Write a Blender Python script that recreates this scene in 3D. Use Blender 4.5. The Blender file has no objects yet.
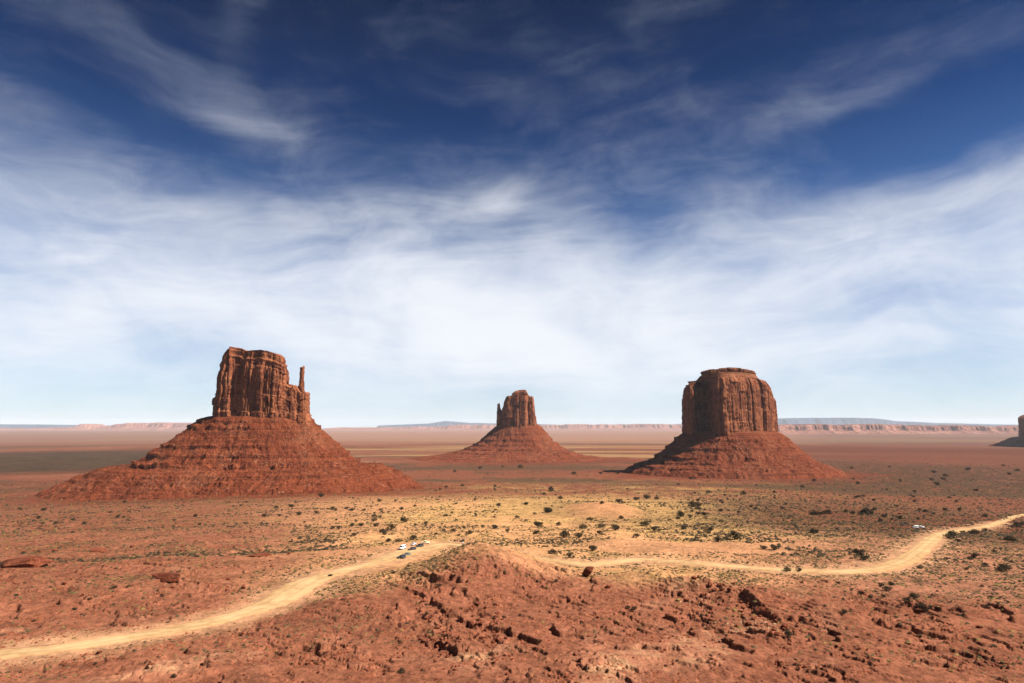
import bpy, bmesh, math, random
import numpy as np
from mathutils import Vector

SC = bpy.context.scene
COL = SC.collection
R = math.radians

# ------------------------------------------------------------------ camera
F_PX, W_PX, H_PX, HORIZON = 679.0, 1024, 683, 427.0
PITCH = math.atan((HORIZON - H_PX / 2) / F_PX)
CAM_Z = 146.0
cam_d = bpy.data.cameras.new("camera")
cam_d.sensor_width = 36.0
cam_d.lens = 36.0 * F_PX / W_PX
cam_d.clip_start = 1.0
cam_d.clip_end = 200000.0
cam = bpy.data.objects.new("camera", cam_d)
COL.objects.link(cam)
cam.location = (0, 0, CAM_Z)
cam.rotation_euler = (math.pi / 2 + PITCH, 0, 0)
SC.camera = cam

# ------------------------------------------------------------------ sun, sky, exposure
SUN_EL, SUN_AZ = R(45), R(101)          # azimuth clockwise from the view direction (+Y)
sun_d = bpy.data.lights.new("sun", 'SUN')
sun_d.energy = 5.0
sun_d.angle = R(0.5)
sun_d.color = (1.0, 0.93, 0.84)
sun = bpy.data.objects.new("sun", sun_d)
COL.objects.link(sun)
SUN_DIR = Vector((math.cos(SUN_EL) * math.sin(SUN_AZ), math.cos(SUN_EL) * math.cos(SUN_AZ), math.sin(SUN_EL)))
sun.rotation_euler = SUN_DIR.to_track_quat('Z', 'Y').to_euler()
sun.location = (0, 0, 600)

vs = SC.view_settings
vs.view_transform = 'Standard'
vs.look = 'None'
vs.gamma = 1.0
vs.exposure = 1.5
vs.use_curve_mapping = False


SKY_STRENGTH = 0.05
SKY_GAIN = 0.80


class NT:
    """small helper for building node trees"""
    def __init__(self, tree):
        self.t = tree
        tree.nodes.clear()

    def n(self, kind, ins=None, **props):
        nd = self.t.nodes.new(kind)
        for k, v in props.items():
            setattr(nd, k, v)
        for k, v in (ins or {}).items():
            s = nd.inputs[k]
            if hasattr(v, 'is_output') or isinstance(v, bpy.types.NodeSocket):
                self.t.links.new(v, s)
            else:
                s.default_value = v
        return nd

    def math(self, op, a, b=0.0, c=0.0, clamp=False):
        nd = self.n('ShaderNodeMath', {0: a, 1: b, 2: c}, operation=op, use_clamp=clamp)
        return nd.outputs[0]

    def ss(self, x, lo, hi, to0=0.0, to1=1.0):
        nd = self.n('ShaderNodeMapRange', {0: x, 1: lo, 2: hi, 3: to0, 4: to1}, interpolation_type='SMOOTHSTEP')
        return nd.outputs[0]

    def mix(self, f, a, b, mode='MIX'):
        nd = self.t.nodes.new('ShaderNodeMix')
        nd.data_type = 'RGBA'
        nd.blend_type = mode
        for i, v in ((0, f), (6, a), (7, b)):
            if isinstance(v, bpy.types.NodeSocket):
                self.t.links.new(v, nd.inputs[i])
            else:
                nd.inputs[i].default_value = v if i == 0 else (tuple(v) + (1.0,) if len(v) == 3 else v)
        return nd.outputs[2]

    def xyz(self, x, y, z=0.0):
        return self.n('ShaderNodeCombineXYZ', {0: x, 1: y, 2: z}).outputs[0]

    def noise(self, vec, scale, detail=4.0, rough=0.5, dist=0.0, col=False):
        nd = self.n('ShaderNodeTexNoise', {'Vector': vec, 'Scale': scale, 'Detail': detail, 'Roughness': rough, 'Distortion': dist})
        return nd.outputs[1 if col else 0]


world = bpy.data.worlds.new("World")
SC.world = world
world.use_nodes = True
w = NT(world.node_tree)
sky = w.n('ShaderNodeTexSky', sky_type='NISHITA')
sky.sun_disc = False
sky.sun_elevation = SUN_EL
sky.sun_rotation = SUN_AZ
sky.altitude = 1600.0
sky.air_density = 1.0
sky.dust_density = 0.6
sky.ozone_density = 2.5
gen = w.n('ShaderNodeTexCoord').outputs['Generated']
sep = w.n('ShaderNodeSeparateXYZ', {0: gen})
dx, dy, dz = sep.outputs
el = w.math('MULTIPLY', w.math('ARCSINE', dz), 57.29578)
az = w.math('MULTIPLY', w.math('ARCTAN2', dx, dy), 57.29578)


def lin(*terms):
    o = None
    for v, k in terms:
        q = w.math('MULTIPLY', v, k)
        o = q if o is None else w.math('ADD', o, q)
    return o


# streamlines: they fall to the right on the left side and rise on the right side
azo = w.math('ADD', az, -2.0)
bowl = w.math('MINIMUM', lin((w.math('MULTIPLY', azo, azo), 0.0006)), 1.4)
bowl = w.math('MULTIPLY', bowl, w.ss(el, 6.0, 24.0, 0.25, 1.0))
els = w.math('SUBTRACT', el, bowl)
warp = w.noise(w.xyz(lin((az, 0.055)), lin((els, 0.10)), 3.3), 1.0, 1.5, 0.45, col=True)
wsep = w.n('ShaderNodeSeparateColor', {0: warp})
warp2 = w.noise(w.xyz(lin((az, 0.16)), lin((els, 0.30)), 8.3), 1.0, 1.0, 0.4, col=True)
wsep2 = w.n('ShaderNodeSeparateColor', {0: warp2})
wx = w.math('ADD', lin((w.math('SUBTRACT', wsep.outputs[0], 0.5), 15.0)), lin((w.math('SUBTRACT', wsep2.outputs[0], 0.5), 3.5)))
wy = w.math('ADD', lin((w.math('SUBTRACT', wsep.outputs[1], 0.5), 5.5)), lin((w.math('SUBTRACT', wsep2.outputs[1], 0.5), 2.2)))
azw = w.math('ADD', az, wx)
elw = w.math('ADD', els, wy)
# long fibres, finer hair, medium wisps and soft billows
fib = w.noise(w.xyz(lin((azw, 0.040)), lin((elw, 0.42)), 1.7), 1.0, 8.0, 0.60)
hair = w.noise(w.xyz(lin((azw, 0.10), (elw, 0.05)), lin((elw, 1.1), (azw, -0.10)), 4.4), 1.0, 6.0, 0.62)
wisp = w.noise(w.xyz(lin((azw, 0.070)), lin((elw, 0.19)), 5.2), 1.0, 7.0, 0.58)
soft = w.noise(w.xyz(lin((az, 0.05)), lin((els, 0.10)), 9.1), 1.0, 4.0, 0.52)
# how much cloud there is at each height
cr = w.n('ShaderNodeValToRGB', {0: w.math('DIVIDE', w.math('ADD', els, lin((wy, 0.6))), 40.0)})
el_r = cr.color_ramp
el_r.interpolation = 'B_SPLINE'
for p, v in ((0.0, 0.66), (0.08, 0.69), (0.16, 0.73), (0.25, 0.73), (0.33, 0.67), (0.41, 0.53), (0.47, 0.39), (0.55, 0.30), (0.85, 0.245)):
    e = el_r.elements.new(p)
    e.color = (v, v, v, 1)
el_r.elements.remove(el_r.elements[0])
el_r.elements.remove(el_r.elements[len(el_r.elements) - 1])
cover = cr.outputs[0]


def blob(a0, e0, ra, re, amp, tilt=0.0):
    a_ = w.math('SUBTRACT', w.math('ADD', az, lin((wx, 0.5))), a0)
    e_ = w.math('SUBTRACT', w.math('ADD', el, lin((wy, 0.7))), e0)
    e_ = w.math('SUBTRACT', e_, lin((a_, tilt)))
    u, v = w.math('DIVIDE', a_, ra), w.math('DIVIDE', e_, re)
    d2 = w.math('ADD', w.math('MULTIPLY', u, u), w.math('MULTIPLY', v, v))
    return lin((w.math('EXPONENT', w.math('MULTIPLY', d2, -1.0)), amp))


for bl in (blob(-29, 25.5, 13, 2.2, 0.13, -0.30), blob(-37, 21.0, 9, 1.6, 0.14, -0.1), blob(-24, 32, 2.2, 5, 0.14, 1.2), blob(29, 25.0, 9, 2.2, 0.20, 0.25), blob(-2, 19.0, 8, 1.6, 0.24, 0.1),
           blob(32, 16.0, 13, 1.5, 0.10, 0.06), blob(2, 6, 22, 5, 0.08), blob(10, 16.8, 6, 2.4, -0.20, -0.3), blob(-34, 4.5, 13, 2.6, -0.05), blob(30, 8.5, 10, 1.6, -0.10, 0.1), blob(27, 4.0, 7, 1.2, -0.10, 0.05), blob(-2, 27, 5, 1.2, 0.12, -0.1), blob(-23, 23.5, 5, 1.0, 0.14, -0.12), blob(0, 20.2, 4, 1.6, 0.12, 0.5), blob(29, 23.6, 6, 1.0, 0.14, 0.15), blob(-35, 29, 9, 1.4, 0.12, -0.25), blob(-34, 21.2, 12, 1.7, -0.13), blob(36, 21.5, 11, 3.2, -0.26), blob(-6, 10, 40, 3.5, 0.05)):
    cover = w.math('ADD', cover, bl)
bil = w.noise(w.xyz(lin((azw, 0.11)), lin((elw, 0.20), (azw, 0.015)), 12.6), 1.0, 9.0, 0.60)
puff = w.noise(w.xyz(lin((azw, 0.16)), lin((el, 0.26), (wy, 0.26)), 22.6), 1.0, 10.0, 0.62)
tex = lin((fib, 0.18), (hair, 0.16), (wisp, 0.30), (soft, 0.38), (bil, 0.30), (puff, 0.32))
dens = w.math('ADD', w.math('ADD', tex, -0.83), cover)
dens = w.ss(dens, 0.21, 0.97)
dens = w.math('MULTIPLY', dens, 0.97)
# polarised sky: darker and deeper blue overhead
polar = w.n('ShaderNodeValToRGB', {0: w.math('DIVIDE', el, 45.0)})
pr = polar.color_ramp
pr.elements[0].position = 0.0
pr.elements[0].color = (0.80, 0.90, 1.0, 1)
pr.elements[1].position = 0.85
pr.elements[1].color = (0.012, 0.055, 0.122, 1)
e = pr.elements.new(0.28)
e.color = (0.42, 0.64, 0.90, 1)
e = pr.elements.new(0.55)
e.color = (0.055, 0.20, 0.41, 1)
skyc = w.mix(1.0, sky.outputs[0], polar.outputs[0], 'MULTIPLY')
cl_lo = w.ss(el, 13.0, 28.0)
cloudc = w.mix(cl_lo, (8.1, 8.4, 8.9), (2.9, 3.2, 4.1))
cloudc = w.mix(w.ss(el, 5.5, -1.0), cloudc, (6.2, 7.3, 8.4))
final = w.mix(dens, skyc, cloudc)
final = w.mix(1.0, final, (SKY_GAIN, SKY_GAIN, SKY_GAIN), 'MULTIPLY')
bg = w.n('ShaderNodeBackground', {0: final, 1: SKY_STRENGTH})
wo = w.n('ShaderNodeOutputWorld', {0: bg.outputs[0]})

# ------------------------------------------------------------------ numpy noise
_rng = np.random.RandomState(7)
_PERM = np.concatenate([_rng.permutation(256)] * 3).astype(np.int64)
_ANG = _rng.rand(256) * 2 * np.pi
_GX, _GY = np.cos(_ANG), np.sin(_ANG)


def perlin(x, y, seed=0):
    x = np.asarray(x, float) + seed * 17.37
    y = np.asarray(y, float) - seed * 9.71
    xi = np.floor(x).astype(np.int64)
    yi = np.floor(y).astype(np.int64)
    xf, yf = x - xi, y - yi
    u = xf * xf * xf * (xf * (xf * 6 - 15) + 10)
    v = yf * yf * yf * (yf * (yf * 6 - 15) + 10)

    def g(ix, iy, fx, fy):
        h = _PERM[_PERM[ix & 255] + (iy & 255)]
        return _GX[h] * fx + _GY[h] * fy
    a = g(xi, yi, xf, yf)
    b = g(xi + 1, yi, xf - 1, yf)
    c = g(xi, yi + 1, xf, yf - 1)
    d = g(xi + 1, yi + 1, xf - 1, yf - 1)
    return ((a + u * (b - a)) * (1 - v) + (c + u * (d - c)) * v) * 1.45


def fbm(x, y, octv=4, seed=0, gain=0.5, lac=2.03):
    s, a, t = 0.0, 1.0, 0.0
    for k in range(octv):
        s = s + a * perlin(x, y, seed + k * 3)
        t += a
        a *= gain
        x = x * lac
        y = y * lac
    return s / t * 1.3


def sstep(x, lo, hi):
    t = np.clip((np.asarray(x, float) - lo) / (hi - lo), 0, 1)
    return t * t * (3 - 2 * t)


def hash01(a, b, seed=0):
    h = np.sin(np.asarray(a, float) * 127.1 + np.asarray(b, float) * 311.7 + seed * 74.7) * 43758.5453
    return h - np.floor(h)


# ------------------------------------------------------------------ pixels to places
def ray(px, py):
    """horizontal slope x/y and vertical slope dz/dy of the sight line through a pixel"""
    u, v = (px - W_PX / 2) / F_PX, (H_PX / 2 - py) / F_PX
    dy_ = math.cos(PITCH) - v * math.sin(PITCH)
    return u / dy_, (math.sin(PITCH) + v * math.cos(PITCH)) / dy_


BR = np.array([0, 40, 90, 140, 190, 260, 400, 520, 700, 1000, 1300, 1500, 1800, 2500, 90000.0])
BZ = np.array([143, 122, 97, 83, 78, 76, 76, 69, 57, 41, 25, 15, 5, 0, 0.0])


def base_h(r):
    k = np.array([-0.06, -0.03, 0, 0.03, 0.06])
    return sum(np.interp(r * (1 + q), BR, BZ) for q in k) / len(k)


def hit(px, py, hf):
    sx, sz = ray(px, py)
    ys = np.concatenate([np.arange(100, 900, 1.0), np.geomspace(900, 9000, 800)])
    z = CAM_Z + sz * ys
    g = hf(sx * ys, ys)
    i = np.argmax(z <= g)
    if z[i] > g[i]:
        return None
    return float(sx * ys[i]), float(ys[i]), float(g[i])


smooth_ground = lambda x, y: base_h(np.hypot(x, y))
ROAD_PX = [(-70, 668, 5.0), (-30, 660, 5.2), (0, 654, 5.4), (60, 648, 5.4), (120, 638, 5.4), (180, 628, 5.4), (235, 615, 5.8), (272, 603, 7.0), (292, 591, 9.0),
           (312, 580, 7.5), (340, 571, 5.5), (372, 563, 5.5), (402, 553.5, 9.0), (424, 547.5, 11.0), (443, 544, 6.0), (470, 546, 4.5),
           (500, 551, 4.5), (525, 556.5, 4.6), (560, 561, 4.6), (585, 564, 5.0), (612, 562, 6.0), (640, 559, 5.0), (672, 561, 4.8), (705, 564, 4.8), (760, 568.5, 4.8),
           (810, 571, 5.0), (850, 571, 5.4), (884, 567, 6.0), (908, 558, 6.5), (926, 544, 6.0), (940, 534, 5.5), (962, 529.5, 5.0), (985, 526.5, 5.0),
           (1003, 520.5, 5.2), (1018, 515.5, 5.2), (1040, 512, 5.0), (1070, 510, 5.0)]
rp = np.array([hit(a, b, smooth_ground)[:2] + (hw,) for a, b, hw in ROAD_PX])


def catmull(P, per=12, closed=False):
    P = np.asarray(P, float)
    n = len(P)
    out = []
    rng_ = range(n) if closed else range(n - 1)
    for i in rng_:
        p0 = P[(i - 1) % n] if closed or i > 0 else P[0]
        p1, p2 = P[i], P[(i + 1) % n]
        p3 = P[(i + 2) % n] if closed or i + 2 < n else P[n - 1]
        for k in range(per):
            t = k / per
            out.append(0.5 * ((2 * p1) + (-p0 + p2) * t + (2 * p0 - 5 * p1 + 4 * p2 - p3) * t * t + (-p0 + 3 * p1 - 3 * p2 + p3) * t ** 3))
    if not closed:
        out.append(P[-1])
    return np.array(out)


road_c = catmull(rp, 3)
road_z = base_h(np.hypot(road_c[:, 0], road_c[:, 1])) - 0.1


def road_dist(x, y):
    """distance to the road's centre line minus its half width, and the road's height there"""
    x = np.asarray(x, float).ravel()
    y = np.asarray(y, float).ravel()
    ball, zall = np.full(x.shape, 1e3), np.zeros(x.shape)
    ok = (y > 195) & (y < 760) & (x > -330) & (x < 560)
    x, y = x[ok], y[ok]
    best = np.full(x.shape, 1e3)
    zz = np.zeros(x.shape)
    for i in range(len(road_c) - 1):
        ax, ay, hw0 = road_c[i]
        bx, by, hw1 = road_c[i + 1]
        ex, ey = bx - ax, by - ay
        t = np.clip(((x - ax) * ex + (y - ay) * ey) / (ex * ex + ey * ey), 0, 1)
        d = np.hypot(x - ax - t * ex, y - ay - t * ey) - (hw0 + (hw1 - hw0) * t)
        m = d < best
        best[m] = d[m]
        zz[m] = (road_z[i] + (road_z[i + 1] - road_z[i]) * t)[m]
    ball[ok] = best
    zall[ok] = zz
    return ball, zall


def seg_d(x, y, a, b):
    ex, ey = b[0] - a[0], b[1] - a[1]
    t = np.clip(((x - a[0]) * ex + (y - a[1]) * ey) / (ex * ex + ey * ey), 0, 1)
    return np.hypot(x - a[0] - t * ex, y - a[1] - t * ey), t


def rock_mask(x, y):
    """where bare red ledges crop out: the slope in front of the road and a belt on the left"""
    r = np.hypot(x, y)
    front = 1 - sstep(y + 30 * fbm(x / 70, y / 70, 4, 31) + 0.16 * np.maximum(x - 60, 0) - 26 * np.exp(-((x + 5) / 50) ** 2), 282, 338)
    left = sstep(-x / np.maximum(y, 1), 0.24, 0.42) * (1 - sstep(r, 560, 800)) * sstep(fbm(x / 60, y / 60, 4, 33), -0.30, 0.15)
    return np.clip(np.maximum(front, left * 0.95), 0, 1)


def saw(x, y, L, seed, wob):
    ux, uy = -0.86, -0.5
    p = (x * ux + y * uy) / L + wob * fbm(x / (L * 2.2), y / (L * 2.2), 5, seed, 0.6)
    f = p - np.floor(p)
    edge = 0.93
    return np.where(f < edge, f / edge, 1 - sstep(f, edge, 1.0)) - 0.45


SCARPS = []
for _pl, _drop, _back in (([(690, 572), (703, 578), (720, 590), (742, 602), (765, 614), (796, 634)], 4.4, 12), ([(392, 576), (408, 580), (424, 588), (440, 596), (447, 615), (452, 648)], 3.6, 12),
                          ([(470, 601), (486, 612), (495, 628), (497, 650), (486, 676)], 4.0, 9), ([(425, 598), (423, 620), (445, 640), (452, 655)], 2.5, 9), ([(290, 655), (330, 661), (380, 664), (392, 672)], 2.8, 10),
                          ([(690, 610), (712, 622), (735, 634)], 4.0, 10), ([(845, 588), (890, 600), (930, 612)], 4.0, 14), ([(930, 640), (985, 655), (1030, 668)], 3.5, 12), ([(232, 625), (280, 640), (330, 646)], 2.0, 9),
                          ([(-10, 570), (20, 562), (46, 556)], 4.5, 14), ([(150, 586), (175, 581), (198, 574)], 3.5, 12), ([(60, 556), (95, 552), (110, 546)], 2.5, 10), ([(-10, 632), (40, 616), (80, 606), (96, 604)], 2.2, 10), ([(238, 560), (275, 556)], 2.0, 10), ([(-10, 596), (40, 590), (90, 584), (140, 580)], 2.6, 10), ([(60, 540), (110, 536), (160, 537)], 2.4, 12), ([(150, 566), (200, 560), (240, 549)], 2.2, 10), ([(-10, 530), (40, 527), (90, 525)], 2.4, 14), ([(180, 600), (225, 590), (250, 582)], 1.8, 8)):
    SCARPS.append(([hit(a, b, smooth_ground)[:2] for a, b in _pl], _drop, _back))


def ground_h(x, y):
    shp = np.shape(x)
    x = np.asarray(x, float).ravel()
    y = np.asarray(y, float).ravel()
    r = np.hypot(x, y)
    h = base_h(r)
    near = r < 1500
    out = h.copy()
    out += 3.0 * fbm(x / 420, y / 420, 3, 2) * sstep(r, 400, 900) * (1 - 0.6 * sstep(r, 3000, 9000))
    if near.any():
        X, Y, RR = x[near], y[near], r[near]
        d, zr = road_dist(X, Y)
        rm = rock_mask(X, Y)
        q = out[near]
        q = q + 12.5 * np.exp(-((X + 15) / 25) ** 2 - ((Y - 338) / 34) ** 2) + 2.2 * np.exp(-((X + 10) / 75) ** 2 - ((Y - 300) / 40) ** 2)
        q = q + 2.5 * fbm(X / 70, Y / 70, 3, 5) * (1 - sstep(RR, 700, 1200))
        # ridge running down to the right, and a small dune beyond the road
        dd, t = seg_d(X, Y, (58, 322), (118, 262))
        q = q + 6.5 * np.exp(-(dd / 13) ** 2) * (0.6 + 0.5 * fbm(X / 20, Y / 20, 3, 8))
        q = q + 8.0 * np.exp(-((X - 104) / 42) ** 2 - ((Y - 790) / 85) ** 2)
        dd, t = seg_d(X, Y, (190, 250), (260, 235))
        q = q - 3.0 * np.exp(-(dd / 18) ** 2)
        # broken scarps where a bed ends
        for (pl, drop, back) in SCARPS:
            pa = np.array(pl)
            bx = (X > pa[:, 0].min() - 45) & (X < pa[:, 0].max() + 45) & (Y > pa[:, 1].min() - 45) & (Y < pa[:, 1].max() + 45)
            if not bx.any():
                continue
            Xb, Yb = X[bx], Y[bx]
            sd = np.full(Xb.shape, 1e3)
            al = np.zeros(Xb.shape)
            for i in range(len(pl) - 1):
                d_, t_ = seg_d(Xb, Yb, pl[i], pl[i + 1])
                ex, ey = pl[i + 1][0] - pl[i][0], pl[i + 1][1] - pl[i][1]
                side = np.sign(ex * (Yb - pl[i][1]) - ey * (Xb - pl[i][0]))
                m_ = d_ < np.abs(sd)
                sd[m_] = (d_ * -side)[m_]
                al[m_] = ((i + t_) / (len(pl) - 1))[m_]
            sd = sd + 4.5 * fbm(Xb / 13, Yb / 13, 5, 65, 0.62)
            tap = sstep(al, 0.0, 0.15) * (1 - sstep(al, 0.85, 1.0)) * np.clip(0.55 + 1.1 * fbm(Xb / 11, Yb / 11, 3, 68), 0, 1.3)
            st_ = np.floor(np.clip(sd, 0, 30) / 1.7 + 0.8 * fbm(Xb / 5, Yb / 5, 2, 69)) * 1.7
            prof_ = np.where(sd > 0, -np.exp(-np.maximum(sd, 0) / back) * np.clip(0.35 + 0.3 * st_, 0.35, 1), 0.25 * np.exp(np.minimum(sd, 0) / 8) * sstep(-sd, -0.4, 1))
            q[bx] += 0.62 * drop * tap * prof_ * (1 - sstep(np.abs(sd), 30, 42))
        # outcrops
        m1 = sstep(fbm(X / 45, Y / 45, 3, 11), -0.15, 0.3)
        m2 = sstep(fbm(X / 30, Y / 30, 3, 14), 0.0, 0.35)
        q = q + rm * (1.9 * m1 * saw(X, Y, 30, 17, 1.5) + 1.0 * m2 * saw(X, Y, 10, 20, 1.2) + 0.25 * m2 * saw(X, Y, 4.5, 24, 1.0))
        n = fbm(X / 5.5, Y / 5.5, 4, 23)
        q = q + rm * (0.35 + 0.65 * m2) * 0.45 * (np.abs(n) * 2 - 0.5)
        # thin beds weathering out as small steps
        lev = q + 0.05 * X + 0.02 * Y + 0.8 * fbm(X / 26, Y / 26, 4, 35, 0.6) + 0.25 * fbm(X / 5, Y / 5, 3, 38)
        lv = lev / 0.85
        q = q + rm * sstep(fbm(X / 36, Y / 36, 3, 39), -0.5, 0.1) * 0.85 * (np.floor(lv) + sstep(lv - np.floor(lv), 0.80, 1.0) - lv + 0.4)
        q = q + (1 - rm) * 0.5 * fbm(X / 12, Y / 12, 4, 26)
        q = q + 0.18 * fbm(X / 2.2, Y / 2.2, 3, 28) * (1 - sstep(RR, 500, 800))
        wr = 1 - sstep(d, 1.5, 20)
        q = q + (zr - 0.20 - q) * wr
        out[near] = q
    return out.reshape(shp)


def gz(x, y):
    return float(ground_h(np.array([x]), np.array([y]))[0])


def spot(px, py):
    p = hit(px, py, ground_h)
    return p


# ------------------------------------------------------------------ object helpers
def tag(o, label=None, cat=None, group=None, kind=None):
    if label:
        o['label'] = label
    if cat:
        o['category'] = cat
    if group:
        o['group'] = group
    if kind:
        o['kind'] = kind
    return o


def empty(name, loc=(0, 0, 0), rz=0.0):
    o = bpy.data.objects.new(name, None)
    COL.objects.link(o)
    o.location = loc
    o.rotation_euler = (0, 0, rz)
    o.empty_display_size = 1.0
    return o


def np_mesh(name, V, F, mat, parent=None, smooth=False, colors=None):
    """link one mesh object from arrays; F is an (n,3) or (n,4) index array"""
    me = bpy.data.meshes.new(name)
    V = np.asarray(V, np.float32)
    F = np.asarray(F, np.int32)
    k = F.shape[1]
    me.vertices.add(len(V))
    me.vertices.foreach_set('co', V.ravel())
    me.loops.add(F.size)
    me.loops.foreach_set('vertex_index', F.ravel())
    me.polygons.add(len(F))
    me.polygons.foreach_set('loop_start', np.arange(0, F.size, k, dtype=np.int32))
    if smooth:
        me.polygons.foreach_set('use_smooth', np.ones(len(F), dtype=bool))
    me.update(calc_edges=True)
    if colors is not None:
        a = me.color_attributes.new('tint', 'FLOAT_COLOR', 'POINT')
        c = np.ones((len(V), 4), np.float32)
        c[:, :3] = colors
        a.data.foreach_set('color', c.ravel())
    me.materials.append(mat)
    o = bpy.data.objects.new(name, me)
    COL.objects.link(o)
    o.parent = parent
    return o


def grid_faces(nr, nc, wrap=False):
    i = np.arange(nr - 1)[:, None]
    j = np.arange(nc if wrap else nc - 1)[None, :]
    j2 = (j + 1) % nc
    a = i * nc + j
    b = i * nc + j2
    c = (i + 1) * nc + j2
    d = (i + 1) * nc + j
    return np.stack([a, b, c, d], -1).reshape(-1, 4)


def bm_obj(name, bm, mat, parent=None, smooth=False):
    me = bpy.data.meshes.new(name)
    bm.normal_update()
    bm.to_mesh(me)
    bm.free()
    for m in (mat if isinstance(mat, (list, tuple)) else [mat]):
        me.materials.append(m)
    if smooth:
        for p in me.polygons:
            p.use_smooth = True
    o = bpy.data.objects.new(name, me)
    COL.objects.link(o)
    o.parent = parent
    return o


# ------------------------------------------------------------------ materials
def new_mat(name):
    m = bpy.data.materials.new(name)
    m.use_nodes = True
    return m, NT(m.node_tree)


def finish(t, col, rough=0.95, normal=None, spec=0.1, metal=0.0):
    ins = {'Base Color': col if isinstance(col, bpy.types.NodeSocket) else tuple(col) + (1.0,), 'Roughness': rough, 'Metallic': metal, 'Specular IOR Level': spec}
    if normal is not None:
        ins['Normal'] = normal
    b = t.n('ShaderNodeBsdfPrincipled', ins)
    t.n('ShaderNodeOutputMaterial', {0: b.outputs[0]})


def ground_material():
    m, t = new_mat("desert_ground")
    tint = t.n('ShaderNodeAttribute', attribute_name='tint').outputs['Color']
    geo = t.n('ShaderNodeNewGeometry').outputs['Position']
    n1 = t.noise(geo, 0.35, 8.0, 0.65)
    n2 = t.noise(geo, 0.06, 5.0, 0.6)
    n3 = t.noise(geo, 1.1, 3.0, 0.6)
    v = t.math('ADD', t.math('MULTIPLY', n1, 0.9), t.math('ADD', t.math('MULTIPLY', n2, 0.5), t.math('MULTIPLY', n3, 0.3)))
    g = t.ss(v, 0.56, 1.14, 0.50, 1.55)
    gc = t.n('ShaderNodeCombineColor', {0: g, 1: g, 2: g}).outputs[0]
    c = t.mix(1.0, tint, gc, 'MULTIPLY')
    # scattered pebbles and crust
    vor = t.n('ShaderNodeTexVoronoi', {'Vector': geo, 'Scale': 0.55}).outputs['Distance']
    peb = t.math('MULTIPLY', t.ss(vor, 0.22, 0.12), t.ss(n2, 0.5, 0.62))
    c = t.mix(t.math('MULTIPLY', peb, 0.55), c, (0.22, 0.115, 0.058))
    hgt = t.math('ADD', t.math('MULTIPLY', n1, 0.8), t.math('MULTIPLY', n3, 0.35))
    bp = t.n('ShaderNodeBump', {'Strength': 0.9, 'Distance': 1.1, 'Height': hgt}).outputs[0]
    finish(t, c, 0.97, bp, 0.03)
    return m


ALB = 0.50
GROUND_ALB = 0.60


def rock_material(name, ca, cb, cdark, band=0.0, streak=1.0, scale=1.0, rubble=0.0):
    """sandstone: broad mottling, vertical desert varnish streaks, horizontal beds"""
    m, t = new_mat(name)
    ca, cb, cdark = (tuple(ALB * q for q in k) for k in (ca, cb, cdark))
    geo = t.n('ShaderNodeNewGeometry').outputs['Position']
    sp = t.n('ShaderNodeSeparateXYZ', {0: geo})
    x, y, z = sp.outputs
    s = scale
    broad = t.noise(geo, 0.035 * s, 5.0, 0.6)
    fine = t.noise(geo, 0.30 * s, 7.0, 0.65)
    vst = t.noise(t.xyz(t.math('MULTIPLY', x, 0.16 * s), t.math('MULTIPLY', y, 0.16 * s), t.math('MULTIPLY', z, 0.018 * s)), 1.0, 6.0, 0.6, 0.3)
    beds = t.noise(t.xyz(t.math('MULTIPLY', x, 0.004), t.math('MULTIPLY', y, 0.004), t.math('MULTIPLY', z, 0.28 * s)), 1.0, 5.0, 0.65, 0.15)
    c = t.mix(t.ss(t.math('ADD', broad, t.math('MULTIPLY', t.math('SUBTRACT', fine, 0.5), 0.6)), 0.35, 0.66), ca, cb)
    c = t.mix(t.math('MULTIPLY', t.ss(vst, 0.52, 0.66), 0.75 * streak), c, cdark)
    pale = (cb[0] * 1.45, cb[1] * 1.65, cb[2] * 1.75)
    c = t.mix(t.math('MULTIPLY', t.ss(vst, 0.44, 0.34), 0.6 * streak), c, pale)
    c = t.mix(t.math('MULTIPLY', t.ss(beds, 0.50, 0.60), band), c, cdark)
    if rubble:
        vo = t.n('ShaderNodeTexVoronoi', {'Vector': geo, 'Scale': 0.22})
        pm = t.math('MULTIPLY', t.ss(vo.outputs['Distance'], 0.42, 0.30), t.ss(t.noise(geo, 0.02, 4.0, 0.6), 0.50, 0.62))
        c = t.mix(t.math('MULTIPLY', pm, rubble), c, (0.22, 0.105, 0.06))
        fan = t.ss(t.noise(geo, 0.011, 3.0, 0.55), 0.54, 0.64)
        c = t.mix(t.math('MULTIPLY', fan, 0.45 * rubble), c, (0.15, 0.06, 0.030))
    f = t.ss(fine, 0.25, 0.75, 0.62, 1.34)
    c = t.mix(1.0, c, t.n('ShaderNodeCombineColor', {0: f, 1: f, 2: f}).outputs[0], 'MULTIPLY')
    hgt = t.math('ADD', t.math('MULTIPLY', fine, 1.0), t.math('ADD', t.math('MULTIPLY', vst, 1.2 * streak), t.math('MULTIPLY', beds, 1.2 * band)))
    bp = t.n('ShaderNodeBump', {'Strength': 0.9, 'Distance': 3.0 / s, 'Height': hgt}).outputs[0]
    finish(t, c, 0.95, bp, 0.05)
    return m


def plain_material(name, col, rough=0.8, spec=0.2, metal=0.0, var=0.25, scale=1.0):
    m, t = new_mat(name)
    geo = t.n('ShaderNodeNewGeometry').outputs['Position']
    n = t.noise(geo, scale, 4.0, 0.6)
    f = t.ss(n, 0.3, 0.7, 1 - var, 1 + var)
    c = t.mix(1.0, col, t.n('ShaderNodeCombineColor', {0: f, 1: f, 2: f}).outputs[0], 'MULTIPLY')
    finish(t, c, rough, None, spec, metal)
    return m


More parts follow.
